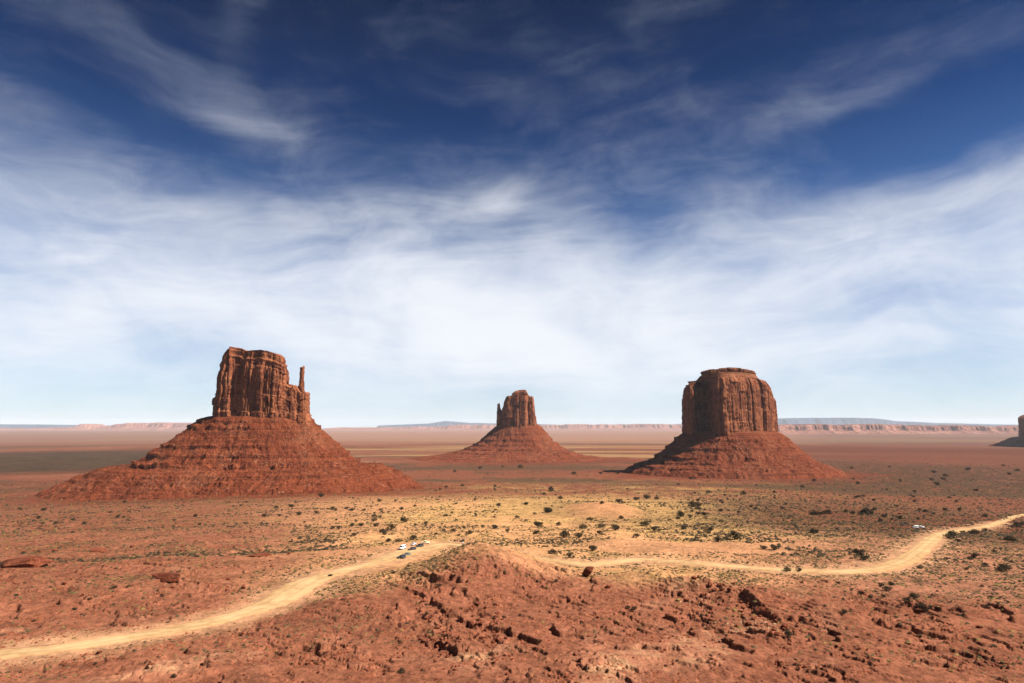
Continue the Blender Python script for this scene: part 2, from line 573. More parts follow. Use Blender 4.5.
M_GROUND = ground_material()
M_CLIFF = rock_material("cliff_sandstone", (0.225, 0.066, 0.031), (0.43, 0.150, 0.068), (0.065, 0.021, 0.013), 0.2, 1.0)
M_CAP = rock_material("cap_sandstone", (0.28, 0.088, 0.042), (0.44, 0.18, 0.085), (0.10, 0.03, 0.016), 0.8, 0.3)
M_TALUS = rock_material("talus_shale", (0.185, 0.043, 0.017), (0.26, 0.068, 0.028), (0.09, 0.023, 0.011), 0.55, 0.0, 1.0, 0.5)
M_ROCK = rock_material("ledge_rock", (0.20, 0.05, 0.024), (0.32, 0.10, 0.05), (0.09, 0.028, 0.016), 0.35, 0.15, 4.0)
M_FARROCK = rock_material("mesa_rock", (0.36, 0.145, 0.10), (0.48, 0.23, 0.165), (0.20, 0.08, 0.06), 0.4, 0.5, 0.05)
M_HILLS = plain_material("hills_haze_blue", (0.030, 0.046, 0.075), 0.95, 0.0, 0.0, 0.15, 0.0002)  # blue of the distant air painted into the base colour

# ------------------------------------------------------------------ ground sheet


DUNE = hit(600, 511, smooth_ground)


def ground_colour(x, y):
    r = np.hypot(x, y)
    s = x / np.maximum(y, 1.0)                       # sideways bearing, -0.75 .. 0.75 in the picture
    n1 = fbm(x / 120, y / 120, 4, 41)
    n2 = fbm(x / 28, y / 28, 4, 44)
    n3 = fbm(x / 9, y / 9, 4, 47)
    lr = np.log(np.maximum(r, 50.0))
    n4 = fbm(s * 2.2 + 0.4 * n1, lr * 5.5, 4, 50)
    n5 = fbm(s * 1.4, lr * 11.0, 3, 58)
    red = np.array([0.212, 0.070, 0.037])
    dred = np.array([0.155, 0.046, 0.024])
    pink = np.array([0.370, 0.165, 0.094])
    sand = np.array([0.470, 0.240, 0.108])
    straw = np.array([0.430, 0.255, 0.095])
    sage_shade = np.array([0.080, 0.049, 0.025])
    pale = np.array([0.46, 0.27, 0.14])
    plain = np.array([0.225, 0.098, 0.050])
    c = np.empty(x.shape + (3,))
    c[:] = red

    def lay(col, m):
        nonlocal c
        m = np.clip(m, 0, 1)[..., None]
        c = c + (col - c) * m
    rm = rock_mask(x, y)
    # rock slope: redder and darker on the beds, pinkish dust in the hollows
    lay(dred, rm * sstep(n2, 0.0, 0.5) * 0.7)
    lay(pink, rm * 0.20)
    lay(pink, rm * sstep(n1 * 0.6 + n2 * 0.6 + 0.2 * n3, 0.10, 0.6) * 0.62)
    lay(pale, rm * sstep(n1 * 0.6 + n2 * 0.5 + n3 * 0.3, 0.40, 0.72) * 0.6)
    lay(dred * 0.8, rm * sstep(-n2 * 0.5 + n3 * 0.7, 0.25, 0.6) * 0.5)
    # sandy bench around and beyond the road
    bench = (1 - rm) * (1 - sstep(r, 900, 1400))
    cen = np.exp(-((s - 0.03) / 0.33) ** 2)
    lay(pink, bench * 0.75)
    lay(sand * 1.12, bench * np.clip(cen * 1.25 + 0.3 * n1, 0, 1))
    st = sstep(n1 * 0.6 + n2 * 0.5 + n3 * 0.35 + 0.9 * np.exp(-((s - 0.12) / 0.26) ** 2) * np.exp(-((r - 900) / 420) ** 2), 0.18, 0.62)
    lay(straw * 1.08, bench * st * 0.8)
    lay(sage_shade, bench * sstep(n2 * 0.6 + n3 * 0.8, 0.10, 0.60) * (0.30 + 0.45 * sstep(np.abs(s - 0.03), 0.25, 0.5)))
    lay(pale * 0.95, bench * sstep(n1 * 0.5 - n3 * 0.7, 0.25, 0.65) * 0.45 * cen)
    lay(sage_shade, bench * sstep(np.hypot((x - DUNE[0]) / 60, (y - DUNE[1]) / 190) + 0.5 * n2, 1.3, 0.7) * 0.35)
    lay(sage_shade, bench * sstep(s, 0.16, 0.36) * sstep(r, 500, 680) * (0.72 + 0.45 * n2))  # scrub, plus cloud shadow and vignetting on the right painted into the colour
    lay(np.array([0.46, 0.225, 0.110]), bench * (1 - sstep(((x - 108) / 62) ** 2 + ((y - 425) / 40) ** 2 + 0.35 * n2, 0.7, 1.2)) * 0.9)
    lay(dred, bench * sstep(s, 0.26, 0.48) * sstep(r, 560, 760) * (0.75 + 0.4 * n1))  # the same right-hand shade, painted in dark red
    lay(np.array([0.47, 0.225, 0.105]), np.exp(-(((x - DUNE[0]) / 40) ** 2 + ((y - DUNE[1]) / 120) ** 2) ** 2) * (1 - rm))
    lay(red * 0.9, bench * sstep(-s, 0.22, 0.45) * (0.70 + 0.35 * n1))
    lay(dred, bench * sstep(-s, 0.26, 0.5) * sstep(n2 * 0.7 + n3 * 0.5, 0.0, 0.5) * 0.6)
    # valley floor beyond
    val = sstep(r, 900, 1400) * (1 - sstep(r, 9000, 16000))
    lay(red * 0.85, val * 0.8)
    lay(straw * 0.9, val * np.exp(-((s - 0.16) / 0.28) ** 2) * (1 - sstep(r, 1500, 2100)) * sstep(n1 * .6 + n2 * .6, -0.2, 0.35) * 0.85)
    lay(sage_shade, val * sstep(n4 * 1.0 + 0.25 * n1 + 0.15 * n2, 0.02, 0.34) * 0.8)
    lay(plain, val * sstep(-n4 + 0.3 * n1, 0.05, 0.4) * sstep(r, 1900, 3000) * 0.9)
    lay(np.array([0.33, 0.19, 0.085]), val * sstep(n5, 0.05, 0.4) * sstep(r, 2300, 3400) * (1 - sstep(np.abs(s - 0.05), 0.30, 0.5)) * 0.8)
    lay(dred * 0.8, val * sstep(-n5, 0.1, 0.45) * sstep(r, 1700, 2600) * (0.35 + 0.5 * sstep(np.abs(s), 0.25, 0.5)))
    lay(np.array([0.055, 0.034, 0.018]) * (1 + 0.5 * n1[..., None] + 0.4 * n2[..., None]).clip(0.4, 2), val * sstep(-s, 0.40, 0.5) * sstep(r, 2500, 2900) * (1 - sstep(r, 4400, 5600)) * 0.92)
    lay(sage_shade * 0.8, val * sstep(s, 0.30, 0.46) * sstep(r, 1500, 1900) * (1 - sstep(r, 2700, 3600)) * sstep(n2, -0.7, 0.1) * 0.92)  # scrub and painted shade over the right of the valley floor
    lay(dred * 0.75, val * sstep(s, 0.26, 0.42) * np.exp(-((r - 5000) / 2000) ** 2) * 0.9)  # right-hand dimming carried farther out, put into the colour
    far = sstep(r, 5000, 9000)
    lay(np.array([0.29, 0.155, 0.108]) * (1 - 0.45 * sstep(s, 0.3, 0.5)[..., None] - 0.25 * sstep(-s, 0.3, 0.5)[..., None]), far * 0.85)  # far plain painted darker towards both sides, standing in for vignetting and cloud shadow
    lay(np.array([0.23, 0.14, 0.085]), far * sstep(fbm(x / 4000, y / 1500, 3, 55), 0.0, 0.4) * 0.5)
    # red wash at the feet of the buttes
    for (bx_, by_, ra_, rb_) in ((-550, 1440, 420, 330), (705, 2140, 420, 330), (33, 3150, 520, 420)):
        dd_ = np.hypot((x - bx_) / ra_, (y - by_) / rb_) + 0.22 * n1 + 0.1 * n2
        lay(np.array([0.160, 0.040, 0.018]), (1 - sstep(dd_, 0.75, 1.25)) * 0.85)
    # dust thrown out by the road
    near = r < 900
    if near.any():
        d, _ = road_dist(x[near], y[near])
        q = c[near]
        mm = (1 - sstep(d + 7 * n2[near] + 3 * n3[near], 0.0, 16))[..., None]
        q = q + (np.array([0.47, 0.255, 0.135]) - q) * mm * 0.85
        c[near] = q
    return c


rows = list(np.linspace(8, 118, 34))
rr = 120.0
while rr < 1500:
    rows.append(rr)
    rr += max(0.45, 0.30 * rr * rr / (679 * 70))
rows += list(np.geomspace(rr, 60000, 230))
rows = np.array(rows)
cols = np.radians(np.concatenate([np.linspace(-75, -41, 70)[:-1], np.arange(-41, 41, 0.06), np.linspace(41, 75, 70)]))
RG, TG = np.meshgrid(rows, cols, indexing='ij')
GX, GY = RG * np.sin(TG), RG * np.cos(TG)
GZ = ground_h(GX, GY)
GC = ground_colour(GX.ravel(), GY.ravel()) * GROUND_ALB
V = np.stack([GX, GY, GZ], -1).reshape(-1, 3)
ground = np_mesh("ground", V, grid_faces(len(rows), len(cols))[:, ::-1], M_GROUND, smooth=True, colors=GC)
tag(ground, kind='structure')
del V, RG, TG, GX, GY, GZ, GC

# ------------------------------------------------------------------ road


def road_material():
    m, t = new_mat("dirt_road")
    geo = t.n('ShaderNodeNewGeometry').outputs['Position']
    n1 = t.noise(geo, 0.25, 6.0, 0.6)
    n2 = t.noise(geo, 0.05, 3.0, 0.5)
    c = t.mix(t.ss(n1, 0.3, 0.7), (0.27, 0.160, 0.075), (0.37, 0.245, 0.122))
    c = t.mix(t.math('MULTIPLY', t.ss(n2, 0.45, 0.65), 0.6), c, (0.41, 0.285, 0.150))
    at = t.n('ShaderNodeAttribute', attribute_name='tint').outputs['Color']
    c = t.mix(1.0, c, at, 'MULTIPLY')
    bp = t.n('ShaderNodeBump', {'Strength': 0.4, 'Distance': 0.2, 'Height': n1}).outputs[0]
    finish(t, c, 0.98, bp, 0.02)
    return m


M_ROAD = road_material()
rc = catmull(rp, 40)
tan = np.gradient(rc[:, :2], axis=0)
tan /= np.linalg.norm(tan, axis=1)[:, None]
nor = np.stack([-tan[:, 1], tan[:, 0]], 1)
NA = 23
arc = np.concatenate([[0], np.cumsum(np.linalg.norm(np.diff(rc[:, :2], axis=0), axis=1))])
vv, cc = [], []
for j in range(NA):
    q = j / (NA - 1) * 2 - 1
    wob = 1 + 0.28 * fbm(arc / 9, arc * 0 + (3.3 if q < 0 else 8.8), 3, 61) + 0.12 * fbm(arc / 3, arc * 0 + (1.3 if q < 0 else 4.8), 2, 63)
    pos = rc[:, :2] + nor * (rc[:, 2] * q * wob)[:, None]
    z = base_h(np.hypot(pos[:, 0], pos[:, 1])) - 0.1 + 0.10 * (1 - q * q) - 0.30 * abs(q) ** 6
    z -= 0.06 * np.exp(-((abs(q) - 0.35) / 0.10) ** 2)
    vv.append(np.column_stack([pos, z]))
    k = 1.0 - 0.22 * abs(q) ** 3 - 0.20 * math.exp(-((abs(q) - 0.36) / 0.10) ** 2)
    cc.append(np.repeat([[k, k * (1 - 0.12 * abs(q) ** 3), k * (1 - 0.2 * abs(q) ** 3)]], len(rc), 0))
vv, cc = np.array(vv), np.array(cc)
road = np_mesh("road", vv.reshape(-1, 3), grid_faces(NA, len(rc))[:, ::-1], M_ROAD, smooth=True, colors=cc.reshape(-1, 3))
tag(road, kind='structure')


# ------------------------------------------------------------------ buttes
def cells(s, width, seed, total):
    """irregular cells along a line: cell number and place inside the cell (0..1)"""
    rs = np.random.RandomState(seed)
    n = max(4, int(total / width))
    edges = np.sort(np.concatenate([[0.0], (rs.rand(n - 1) - 0.5) * 1.9 + np.arange(1, n), [n]]))
    edges = np.clip(edges, 0, n) / n * total
    i = np.clip(np.searchsorted(edges, s, 'right') - 1, 0, n - 1)
    f = (s - edges[i]) / np.maximum(edges[i + 1] - edges[i], 1e-6)
    return i, np.clip(f, 0, 1)


def cliff(name, outline, z0, ztop, inset, mat, parent, seed=1, res=1.2, relief=1.0, widths=(34, 13, 5), depths=(7.5, 3.6, 1.2), zres=1.5, bed_from=0.8, closed_pts=True):
    """a fluted rock wall round a closed plan outline, with a broken top"""
    P = catmull(outline, 24, True) if closed_pts else np.asarray(outline, float)
    seg = np.linalg.norm(np.roll(P, -1, 0) - P, axis=1)
    L = seg.sum()
    cum = np.concatenate([[0], np.cumsum(seg)])
    N = int(L / res)
    s = np.linspace(0, L, N, endpoint=False)
    PP = np.vstack([P, P[:1]])
    px, py = np.interp(s, cum, PP[:, 0]), np.interp(s, cum, PP[:, 1])
    k = max(1, int(6 / res))
    tx, ty = np.roll(px, -k) - np.roll(px, k), np.roll(py, -k) - np.roll(py, k)
    ln = np.hypot(tx, ty)
    nx, ny = ty / ln, -tx / ln
    area = 0.5 * np.sum(px * np.roll(py, -1) - np.roll(px, -1) * py)
    if area < 0:
        nx, ny = -nx, -ny
    zt = ztop(px)
    H = float(np.max(zt) - z0)
    M = max(6, int(H / zres))
    t = np.linspace(0, 1, M)
    S, T = np.meshgrid(s, t)
    Z = z0 + T * (zt[None, :] - z0)
    Zr = z0 + T * H
    off = np.zeros_like(S)
    for lev, (wd, dp) in enumerate(zip(widths, depths)):
        wig = wd * 0.16 * fbm(Zr / (wd * 1.6), S / (wd * 3), 2, seed + lev * 5)
        i, f = cells(np.clip(S + wig, 0, L - 1e-3), wd, seed * 13 + lev, L)
        hh = wd * (0.9 + 2.2 * hash01(i, 3.0, seed + lev))
        kz = np.floor((Zr + hash01(i, 9.0, seed) * hh) / hh)
        step = hash01(i, 0.0, seed + lev) * 0.5 + hash01(i, kz, seed + lev + 31) * 0.5
        crack = np.exp(-(np.minimum(f, 1 - f) * wd / (0.045 * wd + 0.7)) ** 2) * (hash01(i, 5.0, seed + lev) ** 1.5) * (0.4 + 0.6 * hash01(i, kz, seed + 5))
        tilt = (hash01(i, 7.0, seed + lev) - 0.5) * 0.9
        bulge = 1 - (2 * f - 1) ** 6
        off += relief * dp * (step - 0.5 + 0.10 * (bulge - 0.8) + tilt * (f - 0.5) - 1.5 * crack)
    off += relief * 0.7 * fbm(S / 8, Zr / 13, 4, seed + 77)
    jn = Zr / 9.0 + 0.5 * fbm(S / 30, Zr * 0, 2, seed + 79)
    off += relief * 1.5 * (hash01(np.floor(jn), np.floor(S / 14.0), seed + 7) - 0.5)
    off += relief * 0.35 * fbm(S / 1.8, Zr / 1.8, 3, seed + 81)
    it, iv = zip(*inset)
    Tn = T + 0.015 * fbm(S / 18, Zr * 0, 3, seed + 90)
    ins = np.interp(Tn, it, iv)
    bedm = np.maximum(sstep(Tn, bed_from - 0.03, bed_from + 0.03), 1 - sstep(Tn, 0.08, 0.13))
    bi = Zr / 5.5 + 0.35 * fbm(S / 40, S * 0, 2, seed + 95)
    bed = (hash01(np.floor(bi), 1.0, seed) - 0.5) * 3.2 + (hash01(np.floor(bi * 2.3), 2.0, seed) - 0.5) * 1.6
    off = off * (1 - 0.55 * bedm) + relief * bed * bedm
    D = off - ins
    X, Y = px[None, :] + nx[None, :] * D, py[None, :] + ny[None, :] * D
    rings = [np.stack([X, Y, Z], -1)]
    cx, cy = px.mean(), py.mean()
    last = rings[0][-1]
    K = 10
    for q in range(1, K + 1):
        g = 1 - q / K
        xx = cx + (last[:, 0] - cx) * g
        yy = cy + (last[:, 1] - cy) * g
        zz = ztop(xx) - 0.5 + 2.2 * relief * (fbm(xx / 16, yy / 16, 3, seed + 99) + 0.15) * min(1, q / 2)
        rings.append(np.stack([xx, yy, zz], -1)[None])
    V = np.concatenate(rings, 0)
    nr = V.shape[0]
    Fq = grid_faces(nr, N, True)
    return np_mesh(name, V.reshape(-1, 3), Fq if area > 0 else Fq[:, ::-1], mat, parent)


def talus(name, a, b, prof, ledges, mat, parent, seed=1, left=1.0, right=1.0, front=1.0, dmax=None, rub=1.0, nth=1000, dstep=2.0, rot=0.0):
    """apron of scree below a cliff: rings round an ellipse, broken by ledges"""
    d = np.arange(prof[0][0], dmax or prof[-1][0], dstep)
    th = np.linspace(0, 2 * np.pi, nth, endpoint=False)
    D, TH = np.meshgrid(d, th, indexing='ij')
    cx, cy = np.cos(TH), np.sin(TH)
    kx = np.where(cx > 0, right, left) * cx ** 2 + front * cy ** 2
    x0, y0 = (a + D) * cx, (b + D) * cy
    dw = D + np.where(D > 0, 1, 0) * (0.10 * D * fbm(cx * 3.2, cy * 3.2, 4, seed) + 5 * np.abs(fbm(x0 / 45, y0 / 45, 4, seed + 4)) * sstep(D, 5, 60))
    dw = dw + D * 0.07 * np.abs(fbm(cx * 6 + 0.01 * D, cy * 6, 4, seed + 6)) * sstep(D, 10, 80)
    fan = sstep(fbm(cx * 2.6 + 9, cy * 2.6 + 0.004 * D, 3, seed + 8), 0.12, 0.42)
    push = np.zeros_like(D)
    pd, pz = zip(*prof)
    z = np.interp(dw, pd, pz)
    for (zl, hgt, wd, sd) in ledges:
        amp = sstep(fbm(cx * 4 + sd, cy * 4, 3, seed + sd), -0.6, 0.0) * (1 - 0.9 * fan)
        zz = zl + 2.5 * fbm(cx * 5, cy * 5, 3, seed + sd + 2) + 1.2 * fbm(cx * 30, cy * 30, 2, seed + sd + 3)
        u = (z - zz) / wd
        blk = np.clip(0.75 + 0.9 * fbm(cx * 13 + sd, cy * 13, 4, sd + 60, 0.6), 0.15, 1.4)
        push = push + 0.5 * hgt * amp * blk * (u > 0) * np.exp(-np.maximum(u, 0) * 1.5)
        z = z + hgt * amp * blk * np.where(u > 0, np.exp(-np.maximum(u, 0)), -0.5 * np.exp(np.minimum(u, 0)))
    m = sstep(D, 0, 25)
    z = z + rub * m * (3.0 * fbm(x0 / 14, y0 / 14, 4, seed + 20) + 2.4 * np.abs(fbm(x0 / 6, y0 / 6, 3, seed + 25)) + 4.0 * fbm(x0 / 40, y0 / 40, 3, seed + 28))
    x, y = a * cx + (D * kx + push) * cx, b * cy + (D * kx + push) * cy
    V = np.stack([x, y, z], -1).reshape(-1, 3)
    return np_mesh(name, V, grid_faces(len(d), nth, True), mat, parent)


def pxz(py, D):
    """height of a pixel row at depth D"""
    return CAM_Z + ray(512, py)[1] * D


def plan(pts, D, X0):
    """plan outline: (pixel column, depth offset) pairs turned into local x, y at that depth"""
    return [(ray(p, 400)[0] * (D + q) - X0, q) for p, q in pts]


def silhouette(pts, cx_px, D, X0):
    """roof line: pixel points of the skyline turned into height over local x"""
    xs = np.array([ray(a, b)[0] * D - X0 for a, b in pts])
    zs = np.array([pxz(b, D) for a, b in pts])
    o = np.argsort(xs)
    xs, zs = xs[o], zs[o]
    return lambda x: np.interp(x, xs, zs)


def box_outline(x0, x1, y0, y1, rnd=0.3, jit=0.0, seed=0, n=18):
    rs = np.random.RandomState(seed)
    out = []
    for k in range(n):
        a = 2 * math.pi * k / n
        c, s_ = math.cos(a), math.sin(a)
        e = rnd
        ux, uy = math.copysign(abs(c) ** e, c), math.copysign(abs(s_) ** e, s_)
        out.append(((x0 + x1) / 2 + ux * (x1 - x0) / 2 * (1 + jit * (rs.rand() - .5)), (y0 + y1) / 2 + uy * (y1 - y0) / 2 * (1 + jit * (rs.rand() - .5))))
    return out


def local_x(px, py, D, X0):
    return ray(px, py)[0] * D - X0


# --- the left butte with the slender thumb
DW = 1500.0
XW = ray(258, 400)[0] * DW
west = tag(empty("sandstone_butte", (XW, DW, 0)), "largest red butte, at left, with a thin free standing rock thumb on its right side", "butte")
wx_ = lambda p, q=400: local_x(p, q, DW, XW)
zb = pxz(418, DW)
sil = silhouette([(205, 388), (213, 386), (215, 372), (216.5, 360), (219, 356), (223, 352), (228, 347.5), (234, 346.5), (240, 348.5), (243, 351), (252, 350.5), (260, 350), (270, 351.5),
                  (276, 354), (282, 356), (285.5, 358.5), (286.5, 364), (288, 380), (296, 392)], 258, DW - 48, XW)
ow = plan([(213.2, 35), (213.4, -20), (215.5, -50), (226, -60), (232, -50), (238, -54), (246, -63), (253, -58), (258, -64), (268, -62),
      (277, -58), (284, -46), (287, -15), (287, 30), (270, 60), (235, 62)], DW, XW)
cliff("cliff", ow, zb - 25, sil, [(0, -3.5), (0.1, -3.5), (0.22, -2.5), (0.23, 0), (0.72, 1.0), (0.80, 2.5), (0.805, 5.0), (0.9, 6.0), (0.905, 8.5), (1, 9)], M_CLIFF, west, seed=3,
      depths=(9.0, 5.0, 1.8), bed_from=0.86)
sil = silhouette([(280, 382), (287, 386), (290, 388), (292, 384.5), (294, 386), (296, 390), (299, 393), (303, 391), (306, 393), (308, 398), (309, 405), (312, 420)], 258, DW - 48, XW)
osh = plan([(278, 20), (279, -40), (290, -44), (297, -38), (304, -36), (309, -22), (310, 5), (305, 25), (292, 32)], DW, XW)
cliff("shoulder", osh, zb - 25, sil, [(0, -6), (0.28, -5), (0.40, -3), (0.42, 0.0), (1, 2.5)], M_CLIFF, west, seed=8, widths=(16, 8, 4), depths=(5, 3, 1.4), bed_from=0.97)
sil = silhouette([(299, 366), (300.5, 364.5), (304, 364.0), (305.5, 366)], 258, DW - 48, XW)
oth = box_outline(wx_(300.0), wx_(306.4), -24, -6, 0.7, 0.1, 5, 14)
cliff("rock_thumb", oth, pxz(400, DW), sil, [(0, 0), (0.25, 1.2), (0.5, 2.6), (0.7, 3.0), (0.82, 2.9), (0.90, 3.6), (0.93, 2.4), (1, 3.2)], M_CLIFF, west, seed=12, res=0.7,
      widths=(9, 4, 2.5), depths=(1.8, 1.0, 0.7), relief=0.8, zres=1.0, bed_from=2)
# broken cap blocks on its roof
zz = pxz(350, DW)
talus("talus_slope", (wx_(311) - wx_(212)) / 2 - 2, 66, [(-40, zb + 8), (0, zb + 2), (14, zb - 3), (46, zb - 24), (52, zb - 27), (110, zb - 64), (120, zb - 69), (160, zb - 96), (178, zb - 101),
      (244, zb - 105), (252, zb - 110), (274, zb - 113), (282, zb - 119), (303, zb - 123), (311, zb - 130), (334, zb - 136), (344, zb - 143), (368, zb - 150), (400, zb - 172)],
      [(zb - 10, 3.5, 6, 1), (zb - 23, 6, 7, 8), (zb - 62, 5, 8, 15), (zb - 80, 6, 8, 22), (zb - 99, 8, 7, 29), (zb - 113, 2, 3, 36), (zb - 124, 1.8, 3, 43), (zb - 135, 2, 3, 50), (zb - 147, 1.5, 3, 57)],
      M_TALUS, west, seed=21, left=0.85, right=0.70, front=0.56, nth=1700)

# --- the far middle butte
DE = 3200.0
XE = ray(519, 410)[0] * DE
east = tag(empty("sandstone_butte", (XE, DE, 0)), "smallest butte, far off in the middle, with a thin finger of rock on its left", "butte")
ex_ = lambda p, q=410: local_x(p, q, DE, XE)
zb = pxz(425, DE)
sil = silhouette([(500, 402), (503, 402), (504.5, 398.5), (507, 396), (512, 395.5), (520, 395), (528, 395.5), (529, 396.5), (533.5, 396), (535, 400), (537, 415)], 519, DE - 60, XE)
oe = plan([(503, 40), (503, -45), (506, -70), (513, -78), (519, -84), (526, -80), (528, -62), (529.5, -66), (534, -62), (536, -35), (536, 20), (528, 70), (510, 70)], DE, XE)
cliff("cliff", oe, zb - 30, sil, [(0, -2), (0.2, -1), (0.85, 4), (0.93, 6), (1, 8)], M_CLIFF, east, seed=33, res=2.2, zres=2.5, widths=(40, 17, 8), depths=(13, 7, 3), bed_from=2)
sil = silhouette([(510.5, 394), (511.5, 391.8), (515, 391), (517, 390.2), (522, 389.4), (526, 389.6), (528, 391.5), (528.5, 394)], 519, DE - 60, XE)
oc = box_outline(ex_(511), ex_(529), -48, 30, 0.6, 0.15, 4, 16)
cliff("cap_rock", oc, pxz(399, DE), sil, [(0, 6), (0.42, 6), (0.5, -1), (0.8, 1), (1, 8)], M_CAP, east, seed=36, res=2.0, zres=1.6, widths=(22, 10, 6), depths=(6, 4, 2), bed_from=0.0)
sil = silhouette([(497, 404), (498.2, 403), (499.5, 403), (500.3, 408), (503, 413), (506, 414)], 519, DE - 60, XE)
oth = plan([(497.2, 5), (497.3, -22), (499, -30), (502, -30), (504, -20), (504, 5), (500, 10)], DE, XE)
cliff("rock_finger", oth, zb - 20, sil, [(0, -3), (0.4, 0), (1, 3)], M_CLIFF, east, seed=39, res=1.5, zres=2.0, widths=(14, 7, 4), depths=(3, 2, 1), bed_from=2)
talus("talus_slope", 92, 74, [(-45, zb + 12), (0, zb + 3), (20, zb - 10), (95, zb - 78), (110, zb - 86), (170, zb - 114), (200, zb - 122), (300, zb - 142), (420, zb - 155), (560, zb - 175)],
      [(zb - 44, 4, 8, 1), (zb - 70, 6, 9, 9), (zb - 92, 7, 9, 17), (zb - 112, 5, 7, 25), (zb - 128, 4, 6, 33)], M_TALUS, east, seed=44, left=1.0, right=0.74, front=0.62, nth=900, dstep=3.5)

# --- the broad right butte
DM = 2200.0
XM = ray(730, 400)[0] * DM
merrick = tag(empty("sandstone_butte", (XM, DM, 0)), "broad flat topped butte, right of the middle, with its left face in deep shadow", "butte")
mx_ = lambda p, q=400: local_x(p, q, DM, XM)
zb = pxz(434, DM)
sil = silhouette([(684, 387), (685, 385.5), (690, 385.2), (692, 384.5), (694, 382.5), (697, 381), (704, 379), (720, 378.5), (745, 378.5), (758, 379.5), (766, 381), (770, 383), (773, 387), (776, 396)], 730, DM - 40, XM)
om = plan([(684.5, 45), (684.5, -10), (686.5, -42), (691, -62), (694.2, -40), (696, 0), (700, 26), (705, 12), (709.5, -40), (712.5, -92), (718, -126),
      (730, -120), (742, -108), (754, -96), (765, -74), (773, -40), (776, 10), (772, 65), (750, 105), (710, 100)], DM, XM)
cliff("cliff", om, zb - 30, sil, [(0, -3), (0.2, 0), (0.6, 1.2), (0.86, 3), (0.93, 5), (0.97, 9), (1, 14)], M_CLIFF, merrick, seed=52, res=1.7, zres=1.9, widths=(52, 22, 9), depths=(12, 7, 2.0), bed_from=2)
sil = silhouette([(697, 381), (700, 376), (704, 374), (720, 373.2), (745, 373.2), (758, 374.5), (765, 378.5), (768, 381)], 730, DM - 40, XM)
oc = plan([(697, 30), (698, -10), (706, -44), (716, -84), (730, -92), (746, -80), (757, -60), (763, -22), (762, 30), (745, 70), (712, 66)], DM, XM)
cliff("rock_shelf", oc, pxz(383, DM), sil, [(0, 2), (0.5, 3), (0.52, 4), (1, 12)], M_CAP, merrick, seed=57, res=2.0, zres=1.4, widths=(30, 14, 7), depths=(5, 4, 2), bed_from=0.0)
sil = silhouette([(703, 370.8), (705, 369.8), (712, 369.4), (715, 370.4), (719, 368.6), (727, 367.8), (738, 368), (742, 369), (750, 369.2), (757, 370.4), (759, 372)], 730, DM - 40, XM)
oc = plan([(704, 20), (704, -20), (710, -52), (724, -64), (742, -58), (753, -36), (757, 0), (752, 40), (725, 50)], DM, XM)
cliff("cap_rock", oc, pxz(376, DM), sil, [(0, 4), (0.38, 3), (0.48, 0.5), (0.8, 1), (1, 6)], M_CAP, merrick, seed=61, res=1.6, zres=1.0, widths=(26, 11, 5), depths=(9, 6, 3), bed_from=2)
talus("talus_slope", 152, 128, [(-50, zb + 10), (0, zb + 4), (12, zb - 3), (40, zb - 22), (58, zb - 34), (118, zb - 72), (130, zb - 78), (152, zb - 88), (190, zb - 96), (240, zb - 110), (290, zb - 138)],
      [(zb - 20, 6, 8, 1), (zb - 46, 5, 8, 9), (zb - 74, 7, 9, 17), (zb - 88, 4, 6, 25), (zb - 102, 4, 6, 33)], M_TALUS, merrick, seed=66, left=0.76, right=0.70, front=0.62, nth=1300, dstep=2.5)

# --- the butte cut by the right edge
DR = 5200.0
XR = ray(1075, 430)[0] * DR
rb = tag(empty("sandstone_butte", (XR, DR, 0)), "dark shaded butte at the right edge with only its left flank showing", "butte")
rx_ = lambda p, q=430: local_x(p, q, DR, XR)
zb = pxz(438, DR)
sil = silhouette([(1017, 425), (1020.5, 420), (1023, 417.5), (1030, 415), (1060, 411), (1120, 411), (1132, 416)], 1075, DR, XR)
oR = plan([(1018.8, 100), (1019.2, 0), (1022, -100), (1032, -230), (1050, -320), (1090, -340), (1125, -240), (1132, 0), (1120, 220), (1060, 260)], DR, XR)
cliff("cliff", oR, zb - 30, sil, [(0, -3), (0.3, 0), (0.9, 4), (1, 9)], M_CLIFF, rb, seed=72, res=4.0, zres=3.5, widths=(60, 26, 13), depths=(12, 8, 4), bed_from=2)
talus("talus_slope", 425, 335, [(-120, zb + 20), (0, zb + 2), (64, zb - 26), (80, zb - 33), (170, zb - 58), (260, zb - 80)], [(zb - 14, 6, 9, 1), (zb - 34, 5, 9, 9)], M_TALUS, rb, seed=76, left=0.85, right=1.0, front=0.7, nth=800, dstep=4.0)


